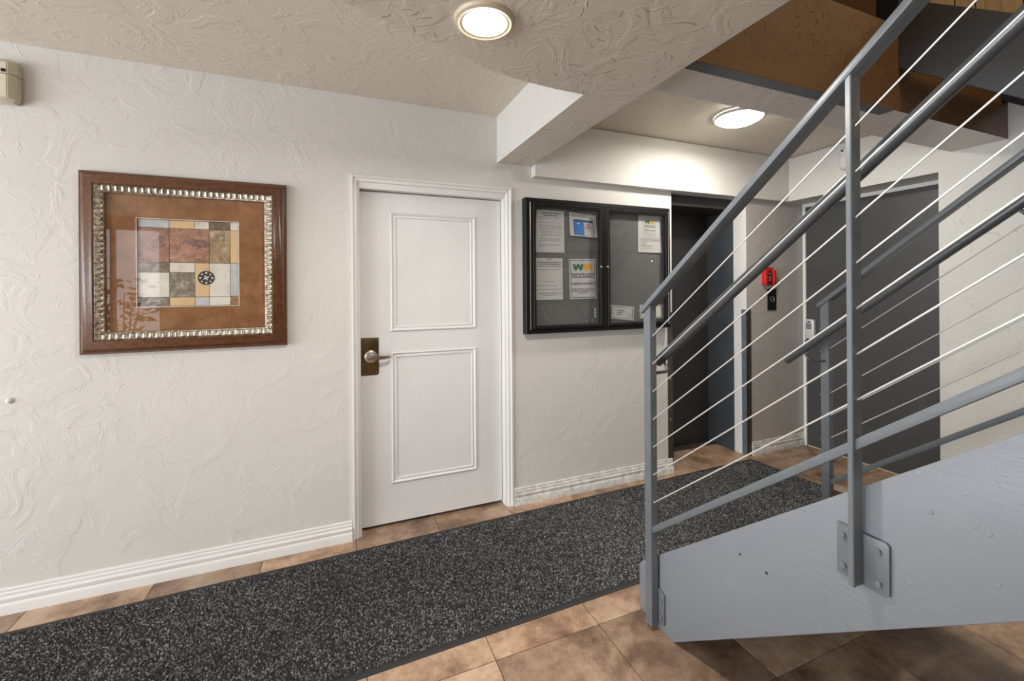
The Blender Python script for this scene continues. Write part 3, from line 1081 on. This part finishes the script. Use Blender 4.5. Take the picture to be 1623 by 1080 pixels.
# ---------------------------------------------------------------- notice board
BX0, BX1, BZ0, BZ1, BY = 1.178, 2.402, 1.155, 2.075, 2.640
nb = thing('notice_board', (1.79, D, BZ0), 'black enclosed notice board with two glazed doors', 'notice board')
b = MB()
b.frame_sweep((BX0, BX1, BZ0, BZ1), [(0.0, D - 0.001), (0.0, BY + 0.004), (0.003, BY), (0.024, BY), (0.026, BY + 0.003), (0.026, 2.684)])
b.build('case', 'black', nb)
b = MB()
b.box(BX0 + 0.01, BX1 - 0.01, 2.684, D - 0.002, BZ0 + 0.01, BZ1 - 0.01)
b.build('pin_panel', 'cork', nb, smooth=False)
XM = 1.800
for k, (x0, x1, gx0, gx1) in enumerate(((BX0 + 0.027, XM - 0.002, 1.250, 1.757), (XM + 0.002, BX1 - 0.027, 1.845, 2.350))):
    b = MB()
    z0, z1 = BZ0 + 0.027, BZ1 - 0.027
    gz0, gz1 = 1.209, 2.016
    # stiles and rails with an inner bead
    b.box(x0, gx0, BY - 0.004, BY + 0.018, z0, z1, 0.0015, 1)
    b.box(gx1, x1, BY - 0.004, BY + 0.018, z0, z1, 0.0015, 1)
    b.box(gx0 - 0.001, gx1 + 0.001, BY - 0.004, BY + 0.018, z0, gz0, 0.0015, 1)
    b.box(gx0 - 0.001, gx1 + 0.001, BY - 0.004, BY + 0.018, gz1, z1, 0.0015, 1)
    fr = b.build('door_frame', 'black', nb)
    b = MB()
    b.frame_sweep((gx0 - 0.018, gx1 + 0.018, gz0 - 0.018, gz1 + 0.018), [(0, BY - 0.004), (0.003, BY - 0.0075), (0.007, BY - 0.0065), (0.009, BY - 0.004), (0.018, BY + 0.004)])
    b.build('bead', 'black', fr)
    b = MB()
    b.box(gx0 - 0.004, gx1 + 0.004, BY + 0.007, BY + 0.0095, gz0 - 0.004, gz1 + 0.004)
    b.build('glass_pane', 'glass', fr, smooth=False)
    b = MB()
    lx = 1.766 if k == 0 else 1.823
    b.lathe([(0.009, 0), (0.009, -0.006), (0.007, -0.008), (0.004, -0.008), (0.0035, -0.006), (0.0, -0.006)], (lx, BY - 0.004, 1.616), (0, 1, 0), 20)
    b.build('lock', 'steel', fr)
    b = MB()
    hx = BX0 + 0.030 if k == 0 else BX1 - 0.022
    b.tube([(hx, BY - 0.006, BZ0 + 0.03), (hx, BY - 0.006, BZ1 - 0.03)], 0.0022, 8)
    b.build('hinge_rod', 'satin', fr)


# ---- papers pinned inside
def add_text(b, text, org, ux, uz, size, mi, align='CENTER', bold=0.0):
    cu = bpy.data.curves.new('tmp_text', 'FONT')
    cu.body = text
    cu.size = 1.0
    cu.align_x = align
    cu.offset = bold
    cu.resolution_u = 2
    ob = bpy.data.objects.new('tmp_text', cu)
    COL.objects.link(ob)
    dg = bpy.context.evaluated_depsgraph_get()
    dg.update()
    me = bpy.data.meshes.new_from_object(ob.evaluated_get(dg))
    bpy.data.objects.remove(ob)
    bpy.data.curves.remove(cu)
    vs = [b.bm.verts.new(Vector(org) + Vector(ux) * (v.co.x * size[0]) + Vector(uz) * (v.co.y * size[1])) for v in me.vertices]
    for p in me.polygons:
        try:
            f = b.bm.faces.new([vs[i] for i in p.vertices])
            f.material_index = mi
        except ValueError:
            pass
    bpy.data.meshes.remove(me)


class Paper:
    def __init__(self, corners, label, curl=0.004):
        """corners tl,tr,br,bl as (x,z)"""
        self.c = [Vector((x, 2.682, z)) for x, z in corners]
        tl, tr, br, bl = self.c
        loc = (bl + br) / 2
        self.o = thing('paper_notice', (loc.x, 2.682, loc.z), label, 'paper', 'papers pinned inside the notice board')
        b = MB()
        n = 6
        g = [[None] * (n + 1) for _ in range(n + 1)]
        for i in range(n + 1):
            for j in range(n + 1):
                p = self.at(i / n, j / n)
                g[i][j] = b.bm.verts.new(p - Vector((0, self.lift(i / n, j / n, curl), 0)))
        for i in range(n):
            for j in range(n):
                b.bm.faces.new((g[i][j], g[i + 1][j], g[i + 1][j + 1], g[i][j + 1]))
        r = bmesh.ops.solidify(b.bm, geom=list(b.bm.faces), thickness=-0.0004)
        bmesh.ops.recalc_face_normals(b.bm, faces=b.bm.faces)
        self.curl = curl
        b.build('sheet', 'paper', self.o, smooth=False)
        self.b = MB()
        self.mats = []

    def lift(self, u, v, curl):
        return 0.0006 + curl * (v ** 3) * (0.35 + 0.65 * u)

    def at(self, u, v):
        tl, tr, br, bl = self.c
        return (tl * (1 - u) + tr * u) * (1 - v) + (bl * (1 - u) + br * u) * v

    def p(self, u, v, k=0.0012):
        q = self.at(u, v)
        return q - Vector((0, self.lift(u, v, self.curl) + k, 0))

    def mi(self, m):
        if m not in self.mats:
            self.mats.append(m)
        return self.mats.index(m)

    def rect(self, u0, u1, v0, v1, m, k=0.0012):
        self.b.quad([self.p(u0, v0, k), self.p(u0, v1, k), self.p(u1, v1, k), self.p(u1, v0, k)], self.mi(m))

    def words(self, u0, u1, v, h=0.012, m='ink', wmin=0.02, wmax=0.075):
        u = u0
        while u < u1 - 0.01:
            w = min(random.uniform(wmin, wmax), u1 - u)
            self.rect(u, u + w, v - h / 2, v + h / 2, m)
            u += w + 0.012

    def text(self, s, u, v, size, m, bold=0.0, sx=1.0, k=0.0014):
        ux = (self.at(1, v) - self.at(0, v)).normalized()
        uz = (self.at(u, 0) - self.at(u, 1)).normalized()
        add_text(self.b, s, self.p(u, v, k), ux, uz, (size * sx, size), self.mi(m), 'CENTER', bold)

    def border(self, u0, u1, v0, v1, t, m):
        self.rect(u0, u1, v0, v0 + t, m)
        self.rect(u0, u1, v1 - t, v1, m)
        self.rect(u0, u0 + t * 1.3, v0, v1, m)
        self.rect(u1 - t * 1.3, u1, v0, v1, m)

    def pin(self, u=0.5, v=0.02):
        b = MB()
        q = self.p(u, v, 0.0)
        b.lathe([(0.0, -0.006), (0.004, -0.005), (0.005, -0.001), (0.003, 0)], q, (0, 1, 0), 12)
        b.build('pin', 'steel', self.o)

    def done(self):
        if self.mats:
            self.b.build('printing', self.mats, self.o, smooth=False)['kind'] = 'stuff'
        self.pin()


p = Paper([(1.279, 2.005), (1.493, 2.005), (1.492, 1.713), (1.266, 1.711)], 'typed white notice sheet top left in the board')
p.words(.17, .86, .070, .020)
p.words(.24, .76, .125, .022)
p.rect(.08, .90, .162, .170, 'ink')
for u0, u1, v in ((.1, .84, .21), (.1, .86, .29), (.1, .86, .36), (.1, .90, .395), (.1, .90, .43), (.1, .65, .465), (.19, .90, .51), (.19, .55, .545), (.19, .90, .58), (.19, .40, .61), (.1, .82, .68), (.1, .88, .72), (.1, .18, .755), (.1, .84, .82), (.1, .32, .86)):
    p.words(u0, u1, v, .011, 'greyink')
p.done()
p = Paper([(1.533, 2.003), (1.755, 1.991), (1.762, 1.828), (1.538, 1.837)], 'curled white sheet with blue and red dos-and-donts print', 0.012)
p.words(.08, .60, .10, .02, 'greyink')
p.words(.08, .85, .17, .015, 'greyink')
p.rect(.15, .86, .27, .37, 'dkblue')
p.words(.19, .82, .315, .035, 'paper', .06, .14)
p.rect(.15, .52, .37, .94, 'blue')
p.border(.15, .87, .27, .95, .012, 'dkblue')
for v in (.70, .76, .82, .88):
    p.words(.20, .46, v, .016, 'a_blue')
for v in (.66, .72, .78, .84, .89):
    p.words(.57, .82, v, .014, 'greyink')


def disc(p, u, v, r, m, k, hole=0.0):
    c = p.p(u, v, k)
    p.b.lathe([(hole, 0.0), (r, 0.0)], c, (0, 1, 0), 20, p.mi(m))


disc(p, .32, .47, .011, 'ltgreen', 0.002)
disc(p, .32, .46, .0045, 'paper', 0.003)
p.text('DO', .32, .63, .019, 'ltgreen', 0.01)
disc(p, .69, .47, .0105, 'pred', 0.002, .006)
p.text("DON'T", .69, .63, .019, 'pred', 0.02)
p.done()
p = Paper([(1.262, 1.672), (1.477, 1.674), (1.478, 1.384), (1.260, 1.382)], 'contact information sheet lower left in the board')
p.words(.42, .62, .03, .010, 'greyink')
p.words(.08, .94, .10, .020)
p.text('CONTACT INFORMATION', .5, .165, .0135, 'ink', 0.015)
p.rect(.06, .94, .195, .203, 'ink')
for u0, u1, v in ((.06, .90, .28), (.30, .70, .565), (.06, .80, .66), (.06, .94, .75), (.12, .94, .845), (.28, .78, .888)):
    p.words(u0, u1, v, .013, 'greyink')
p.done()


def wm_logo(p, u, v, h, w):
    """two heavy letters side by side, green then gold"""
    def poly(pts, m, k):
        f = p.b.bm.faces.new([p.b.bm.verts.new(p.p(u + (x - 0.5) * w, v - (y - 0.5) * h, k)) for x, y in pts])
        f.material_index = p.mi(m)
    for m, flip, off, k in (('green', False, 0.0, 0.0014), ('gold', True, 0.5, 0.0016)):
        ww = 0.53 if not flip else 0.5
        strokes = [[(0.0, 1), (0.22, 1), (0.36, 0), (0.14, 0)], [(0.14, 0), (0.36, 0), (0.60, 1), (0.40, 1)], [(0.40, 1), (0.60, 1), (0.86, 0), (0.64, 0)], [(0.64, 0), (0.86, 0), (1.0, 1), (0.80, 1)]]
        for i, s in enumerate(strokes):
            pts = [(off + x * ww, (1 - y) if flip else y) for x, y in s]
            poly(pts, m, k + i * 0.00005)


p = Paper([(1.528, 1.670), (1.752, 1.675), (1.755, 1.387), (1.534, 1.384)], 'trash pick-up schedule poster with large green and gold logo')
p.border(.045, .955, .035, .965, .012, 'ink')
wm_logo(p, .5, .205, .155, .72)
for s, v, z in (('TRASH & RECYCLING', .405, .0205), ('PICK UP SCHEDULE', .475, .0205), ('TUESDAYS & FRIDAYS', .640, .0205)):
    p.text(s, .5, v, z, 'ink', 0.02)
for s, v in (('(IF SERVICE FALLS ON HOLIDAY', .765), ('SERVICE WILL RESUME ON THE', .815), ('NEXT DAY)', .865)):
    p.text(s, .5, v, .0135, 'ink', 0.01)
p.done()
p = Paper([(2.132, 2.020), (2.348, 2.019), (2.352, 1.733), (2.127, 1.733)], 'white letter with small green and gold logo in right door', 0.008)
p.border(.24, .74, .115, .58, .006, 'greyink')
wm_logo(p, .49, .185, .085, .38)
for s, v, z in (('TRASH & RECYCLING', .29, .0105), ('PICK UP SCHEDULE', .33, .0105), ('TUESDAYS & FRIDAYS', .42, .0105)):
    p.text(s, .5, v, z, 'ink', 0.02)
for u0, u1, v in ((.32, .70, .475), (.32, .70, .50), (.42, .60, .54)):
    p.words(u0, u1, v, .010, 'greyink')
for u0, u1, v in ((.08, .92, .62), (.08, .94, .645), (.08, .92, .67), (.08, .90, .695), (.12, .36, .74), (.12, .34, .765), (.12, .34, .79), (.12, .60, .82), (.12, .64, .84), (.08, .64, .895)):
    p.words(u0, u1, v, .008, 'greyink')
p.done()
p = Paper([(1.872, 1.340), (2.090, 1.318), (2.082, 1.216), (1.864, 1.238)], 'tilted certificate card at the bottom of the right door')
p.border(.05, .95, .09, .91, .03, 'greyink')
for u0, u1, v in ((.32, .62, .36), (.30, .56, .50), (.30, .52, .64)):
    p.words(u0, u1, v, .04, 'ink')
for u0, u1, v in ((.10, .18, .30), (.10, .18, .58), (.68, .88, .55), (.68, .88, .65), (.66, .90, .78)):
    p.words(u0, u1, v, .03, 'greyink')
p.done()
p = Paper([(2.142, 1.332), (2.366, 1.330), (2.363, 1.226), (2.141, 1.229)], 'pale certificate card in the bottom right corner of the board')
p.rect(.06, .94, .10, .90, 'a_white', 0.0009)
p.border(.05, .95, .09, .91, .03, 'greyink')
p.words(.25, .75, .45, .03, 'greyink')
p.done()
for (x, z, where) in ((2.026, 1.744, 'bare steel push pin in the middle of the right door'), (2.258, 1.666, 'bare steel push pin below the letter with the logo'), (2.076, 2.012, 'bare steel push pin left of the letter, near the top'), (1.721, 1.230, 'brass push pin at the bottom of the left door'), (1.670, 1.222, 'steel push pin beside the brass pin at the bottom')):
    pn = thing('push_pin', (x, 2.684, z), where, 'push pin', 'push pins in the notice board')
    b = MB()
    b.lathe([(0.0, -0.011), (0.004, -0.011), (0.004, -0.009), (0.0022, -0.007), (0.0022, -0.004), (0.0052, -0.002), (0.0052, -0.001), (0.0, -0.0005)], (x, 2.684, z), (0, 1, 0), 12)
    b.build('head', 'gold' if where.startswith('brass') else 'steel', pn)
for k in range(5):
    z = 1.254 + k * 0.0145
    pn = thing('push_pin', (1.743, 2.684, z), ('lowest', 'second lowest', 'middle', 'second highest', 'topmost')[k] + ' white push pin of the upright row beside the left door frame', 'push pin', 'row of white push pins')
    b = MB()
    b.lathe([(0.0, -0.010), (0.004, -0.010), (0.0022, -0.006), (0.0022, -0.004), (0.005, -0.002), (0.0, -0.0005)], (1.743, 2.684, z), (0, 1, 0), 10)
    b.build('head', 'whiteplastic', pn)

# ---------------------------------------------------------------- runner mat
C_ = [Vector((-3.05, 1.655, 0)), Vector((3.315, 1.785, 0)), Vector((3.252, 2.640, 0)), Vector((-3.05, 2.500, 0))]


def mat_pt(u, v):
    return (C_[0] * (1 - u) + C_[1] * u) * (1 - v) + (C_[3] * (1 - u) + C_[2] * u) * v


mt = thing('runner_mat', (0.1, 2.1, 0), 'long charcoal speckled runner mat with black rubber border', 'mat')
b = MB()
N = 24
rows = []
for (ins, z) in ((0.0, 0.0005), (0.0, 0.003), (0.008, 0.0055), (0.026, 0.006), (0.030, 0.004)):
    rows.append((ins, z))
L_, Wd = 6.35, 0.85
rings = []
for ins, z in rows:
    u0, v0 = ins / L_, ins / Wd
    pts = [(u0, v0), (1 - u0, v0), (1 - u0, 1 - v0), (u0, 1 - v0)]
    rings.append([b.bm.verts.new(mat_pt(u, v) + Vector((0, 0, z))) for u, v in pts])
for p_, q_ in zip(rings, rings[1:]):
    for k in range(4):
        b.bm.faces.new((p_[k], p_[(k + 1) % 4], q_[(k + 1) % 4], q_[k]))
b.bm.faces.new(rings[-1])
bmesh.ops.recalc_face_normals(b.bm, faces=b.bm.faces)
b.build('rubber_border', 'rubber', mt, smooth=False)


def pile():
    sp = 0.0070
    nu, nv = int(L_ / sp), int((Wd - 0.056) / sp)
    ui, vi = np.meshgrid(np.arange(nu), np.arange(nv), indexing='ij')
    u = (ui.ravel() + 0.5 + rng.uniform(-0.45, 0.45, nu * nv)) / nu
    v = (vi.ravel() + 0.5 + rng.uniform(-0.45, 0.45, nu * nv)) / nv
    u = 0.028 / L_ + u * (1 - 0.056 / L_)
    v = 0.028 / Wd + v * (1 - 0.056 / Wd)
    c = [np.array(q) for q in C_]
    P = ((c[0][None] * (1 - u)[:, None] + c[1][None] * u[:, None]) * (1 - v)[:, None] + (c[3][None] * (1 - u)[:, None] + c[2][None] * u[:, None]) * v[:, None])
    n_ = len(u)
    ang = rng.uniform(0, 2 * np.pi, n_)
    ln = rng.uniform(0.0032, 0.0056, n_)
    wd = rng.uniform(0.0022, 0.0032, n_)
    ht = rng.uniform(0.0075, 0.0115, n_)
    d = np.stack([np.cos(ang), np.sin(ang), np.zeros(n_)], 1)
    s = np.stack([-np.sin(ang), np.cos(ang), np.zeros(n_)], 1)
    zb = np.zeros((n_, 3)); zb[:, 2] = 0.0035
    zt = np.zeros((n_, 3)); zt[:, 2] = ht
    lean = rng.uniform(-0.0015, 0.0015, (n_, 3)); lean[:, 2] = 0
    base = P + zb
    V = np.empty((n_, 6, 3))
    V[:, 0] = base + d * ln[:, None] + s * wd[:, None]
    V[:, 1] = base - d * ln[:, None] + s * wd[:, None]
    V[:, 2] = base - d * ln[:, None] - s * wd[:, None]
    V[:, 3] = base + d * ln[:, None] - s * wd[:, None]
    V[:, 4] = P + zt + lean + d * ln[:, None] * 0.55
    V[:, 5] = P + zt + lean - d * ln[:, None] * 0.55
    V -= np.array(mt['_org'])
    i0 = (np.arange(n_) * 6)[:, None]
    quads = np.concatenate([i0 + np.array([0, 1, 5, 4]), i0 + np.array([2, 3, 4, 5])], 1).reshape(-1, 4)
    tris = np.concatenate([i0 + np.array([3, 0, 4]), i0 + np.array([1, 2, 5])], 1).reshape(-1, 3)
    me = bpy.data.meshes.new('pile')
    me.vertices.add(n_ * 6)
    me.vertices.foreach_set('co', V.reshape(-1))
    nl = quads.size + tris.size
    me.loops.add(nl)
    me.loops.foreach_set('vertex_index', np.concatenate([quads.ravel(), tris.ravel()]).astype(np.int32))
    npol = len(quads) + len(tris)
    me.polygons.add(npol)
    starts = np.concatenate([np.arange(len(quads)) * 4, quads.size + np.arange(len(tris)) * 3]).astype(np.int32)
    me.polygons.foreach_set('loop_start', starts)
    me.update(calc_edges=True)
    at = me.attributes.new('tone', 'FLOAT', 'POINT')
    tone = np.clip(rng.beta(1.3, 1.5, n_), 0, 1)
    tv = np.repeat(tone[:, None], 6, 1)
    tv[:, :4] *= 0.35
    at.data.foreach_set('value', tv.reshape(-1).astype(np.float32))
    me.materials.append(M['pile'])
    o = bpy.data.objects.new('pile', me)
    COL.objects.link(o)
    o.parent = mt
    o['kind'] = 'stuff'


pile()

# ---------------------------------------------------------------- staircase, lower flight
SL = 0.797
XS0, XS1 = 1.276, 2.385          # outer faces of the two stringers
zt_ = lambda y: 1.498 - SL * y
zb_ = lambda y: 1.1166 - SL * y
st = thing('staircase', (1.83, 0.8, 0), 'blue-grey painted wooden stair flight with deep side stringers', 'staircase')
YT = -0.16
prof = [(1.612, 0.0), (1.614, 0.195), (1.606, 0.213), (1.590, zt_(1.590) - 0.002), (YT, zt_(YT)), (YT, zb_(YT)), (1.401, 0.0)]
for x0, x1 in ((XS0, XS0 + 0.062), (XS1 - 0.062, XS1)):
    b = MB()
    b.prism(prof, 'X', x0, x1, 0.003)
    sg = b.build('stringer', 'stringer', st)
    if x0 == XS0:
        # plugged bolt holes and nail heads in the face
        for (y, z, r) in ((1.079, 0.546, 0.004), (0.981, 0.541, 0.005)):
            q = MB()
            q.lathe([(0.0, -0.0006), (r, -0.0006), (r, 0.0)], (XS0, y, z), (1, 0, 0), 12)
            q.build('nail_hole', 'gap', sg)
        for (y, z, r) in ((0.566, 0.936, 0.0075), (0.468, 0.935, 0.007), (0.605, 0.746, 0.006), (0.454, 0.836, 0.004), (0.86, 0.80, 0.005)):
            q = MB()
            q.lathe([(0.0, -0.0012), (r * 0.8, -0.0014), (r, 0.0)], (XS0, y, z), (1, 0, 0), 14)
            q.build('bolt_plug', 'stringer', sg)
NR = 8
for k in range(1, NR):
    z = k * 1.40 / NR
    y1 = 1.60 - (k - 1) * 0.2196
    b = MB()
    b.box(XS0 + 0.0625, XS1 - 0.0625, y1 - 0.27, y1, z - 0.045, z, 0.004, 2)
    b.build('tread', 'concrete', st)
b = MB()
b.box(XS0, XE - 0.002, -1.45, YT - 0.002, 1.22, 1.40, 0.004, 1)
tag(b.build('stair_landing', 'concrete', origin=Vector((2.5, -0.8, 1.22))), 'grey half landing between the two stair flights', 'landing')

# upper flight, seen from below
uf = thing('upper_staircase', (3.19, 0.6, 1.4), 'dark navy stringer of the upper stair flight against brown beam', 'staircase')
ub = lambda y: 2.564 - 0.776 * (1.281 - y)
ut = lambda y: ub(y) + 0.348
for x0, x1, mt_ in ((2.633, 2.69, 'navy'), (XE - 0.085, XE - 0.003, 'darkedge')):
    b = MB()
    b.prism([(1.279, ub(1.279) + 0.012), (1.272, ub(1.272)), (-0.1, ub(-0.1)), (-0.1, ut(-0.1)), (1.279, ut(1.279))], 'X', x0, x1, 0.002)
    b.build('stringer', mt_, uf)
for k in range(1, NR):
    z = 1.40 + k * 1.375 / NR
    y0 = -0.15 + (k - 1) * 0.2196 - 0.0
    b = MB()
    z = ub(y0 + 0.25) + 0.15
    b.box(2.691, XE - 0.086, y0, y0 + 0.25, z - 0.045, z, 0.004, 1)
    b.build('tread', 'concrete', uf)


# ---------------------------------------------------------------- railings
def rail(prefix_label, X0, side, label, hand_end):
    """X0 = outer face of posts (towards -X); side=+1: handrail on the +X side"""
    c = X0 + 0.02
    r = thing('stair_railing', (c, 0.7, 0), label, 'railing', 'cable stair railings')
    # top bar: flat bar laid on the posts
    YA, YB = 1.538, -0.25
    ztop = lambda y: 1.364 + SL * (1.538 - y)
    b = MB()
    th = 0.020
    nrm = Vector((0, math.sin(math.atan(SL)), math.cos(math.atan(SL))))
    for_y = [(YA, ztop(YA)), (YB, ztop(YB)), (YB - nrm.y * -0.0, ztop(YB) - th * 1.28), (YA - nrm.y * th, ztop(YA) - nrm.z * th)]
    b.prism(for_y, 'X', X0 - 0.003, X0 + 0.050, 0.0012)
    b.build('top_bar', 'bluegrey', r)
    # posts
    posts = [(1.476, 1.518, 0.028, 0.020), (0.698, 0.7115, 0.040, 0.686), (-0.085, -0.0715, 0.040, 1.31)]
    for i, (y0, y1, wx, zb) in enumerate(posts):
        if i == 0:
            x0, x1 = X0 + 0.006, X0 + 0.040
        else:
            x0, x1 = X0, X0 + 0.040
        b = MB()
        zz0, zz1 = ztop(y0) - 0.024, ztop(y1) - 0.024
        v = [b.bm.verts.new(q) for q in ((x0, y0, zb), (x1, y0, zb), (x1, y1, zb), (x0, y1, zb), (x0, y0, zz0), (x1, y0, zz0), (x1, y1, zz1), (x0, y1, zz1))]
        for f in ((0, 1, 2, 3), (4, 5, 6, 7), (0, 1, 5, 4), (1, 2, 6, 5), (2, 3, 7, 6), (3, 0, 4, 7)):
            b.bm.faces.new([v[k] for k in f])
        bmesh.ops.recalc_face_normals(b.bm, faces=b.bm.faces)
        bmesh.ops.bevel(b.bm, geom=list(b.bm.edges), offset=0.0015, segments=2, affect='EDGES')
        po = b.build('post', 'bluegrey', r)
        if side > 0:
            ym = (y0 + y1) / 2
            if i == 0:
                b = MB()
                b.prism([(1.4765, 0.030), (1.444, 0.040), (1.444, 0.164), (1.4765, 0.178)], 'X', X0 + 0.041, X0 + 0.0505, 0.001)
                pl = b.build('base_plate', 'bluegrey', po)
                bolts = [(1.459, 0.135), (1.459, 0.068)]
            else:
                zc = zb + 0.064
                b = MB()
                b.prism([(ym + 0.058, zc - 0.068), (ym - 0.056, zc - 0.068), (ym - 0.063, zc - 0.061), (ym - 0.063, zc + 0.061), (ym - 0.056, zc + 0.068), (ym + 0.058, zc + 0.068)], 'X', X0 + 0.0405, X0 + 0.0505, 0.0012)
                pl = b.build('base_plate', 'bluegrey', po)
                bolts = [(ym + dy, zc + dz) for dy in (-0.041, 0.041) for dz in (-0.042, 0.040)]
            for (y, z) in bolts:
                b = MB()
                b.lathe([(0.0082, 0), (0.0082, -0.0055), (0.0070, -0.0068), (0.0, -0.0068)], (X0 + 0.0405, y, z), (1, 0, 0), 6)
                b.build('bolt', 'bluegrey', pl)
    # bottom bar
    b = MB()
    zbot = lambda y: 0.437 + SL * (1.470 - y)
    b.prism([(1.4755, zbot(1.4755) + 0.016), (-0.25, zbot(-0.25) + 0.016), (-0.25, zbot(-0.25) - 0.013), (1.4755, zbot(1.4755) - 0.013)], 'X', X0 + 0.010, X0 + 0.031, 0.001)
    b.build('bottom_bar', 'bluegrey', r)
    # cables with their end fittings
    for k in range(7):
        z = 1.250 - 0.118 * k
        yc = 1.484
        zc = lambda y: z + SL * (yc - y)
        b = MB()
        b.tube([(c, 1.500, zc(1.500)), (c, -0.25, zc(-0.25))], 0.0025, 8)
        cbl = b.build('cable', 'cable', r)
        b = MB()
        b.tube([(c, 1.5185, z - 0.012), (c, 1.523, z - 0.014), (c, 1.529, z - 0.017)], [0.0065, 0.0065, 0.003], 10)
        b.build('end_nut', 'steel', cbl)
    # round handrail and brackets
    hx = X0 + 0.105 if side > 0 else X0 - 0.065
    zh = lambda y: 1.115 + SL * (1.563 - y) - (0.0 if side > 0 else -0.010)
    b = MB()
    ye = hand_end
    dvec = Vector((0, 1, -SL)).normalized()
    p0 = Vector((hx, ye, zh(ye)))
    b.tube([p0 + dvec * 0.004, p0 + dvec * 0.002, p0, Vector((hx, -0.25, zh(-0.25)))], [0.012, 0.0175, 0.0205, 0.0205], 24)
    hd = b.build('handrail', 'handrail', r)
    for yb in ((1.497, -0.078) if side > 0 else (1.497, 0.705)):
        b = MB()
        ysh = 0.0 if side > 0 else 0.05
        top = Vector((hx, yb + ysh + 0.012, zh(yb + ysh + 0.012) - 0.018))
        low = Vector((hx, yb + ysh - 0.018, top.z - 0.036))
        if side > 0:
            end = Vector((X0 + 0.0395, yb - 0.010, low.z - 0.010))
        else:
            end = Vector((X0 + 0.001, yb, low.z - 0.006))
        mid = low.lerp(end, 0.18)
        b.tube([top, top.lerp(low, 0.8), low.lerp(mid, 0.4) + Vector((0, 0, -0.002)), mid + Vector((0, 0, -0.003)), end], 0.0065, 12)
        b.build('bracket', 'handrail', hd)
    return r


rail('near', 1.225, +1, 'near blue-grey cable railing with round handrail on stair stringer', 1.545)
rail('far', 2.388, -1, 'far blue-grey cable railing of the stairs before the charcoal door', 1.655)

# ---------------------------------------------------------------- indoor plant by the window (its reflection shows in the picture glass)
pl_ = thing('potted_plant', (-2.75, -2.3, 0), 'leafy potted plant by the window behind the viewer', 'plant')
b = MB()
b.lathe([(0.0, 0.001), (0.13, 0.001), (0.17, 0.30), (0.185, 0.31), (0.185, 0.34), (0.16, 0.34), (0.155, 0.30), (0.0, 0.30)], (-2.75, -2.3, 0), (0, 0, 1), 28)
b.build('pot', 'pot', pl_)
b = MB()
for k in range(5):
    a = k * 1.26
    b.tube([(-2.75 + 0.03 * math.cos(a), -2.3 + 0.03 * math.sin(a), 0.29), (-2.75 + 0.10 * math.cos(a), -2.3 + 0.08 * math.sin(a), 0.8), (-2.75 + 0.22 * math.cos(a), -2.3 + 0.15 * math.sin(a), 1.45)], [0.014, 0.011, 0.006], 8)
b.build('stem', 'pot', pl_)
b = MB()
for k in range(150):
    a = random.uniform(0, 6.283)
    rr = random.uniform(0.03, 0.40)
    base = Vector((-2.75 + rr * math.cos(a), -2.3 + 0.7 * rr * math.sin(a), random.uniform(0.7, 1.65)))
    dv = Vector((math.cos(a), 0.7 * math.sin(a), random.uniform(-0.5, 0.5))).normalized()
    sv = dv.cross(Vector((random.uniform(-1, 1), random.uniform(-1, 1), 1))).normalized()
    Ln = random.uniform(0.10, 0.18)
    nv_ = dv.cross(sv)
    b.quad([base, base + dv * Ln * 0.45 + sv * Ln * 0.24 + nv_ * 0.01, base + dv * Ln, base + dv * Ln * 0.45 - sv * Ln * 0.24 + nv_ * 0.01])
fo = b.build('foliage', 'leaf', pl_, smooth=False)
fo['kind'] = 'stuff'

for o in bpy.data.objects:
    if '_org' in o:
        del o['_org']
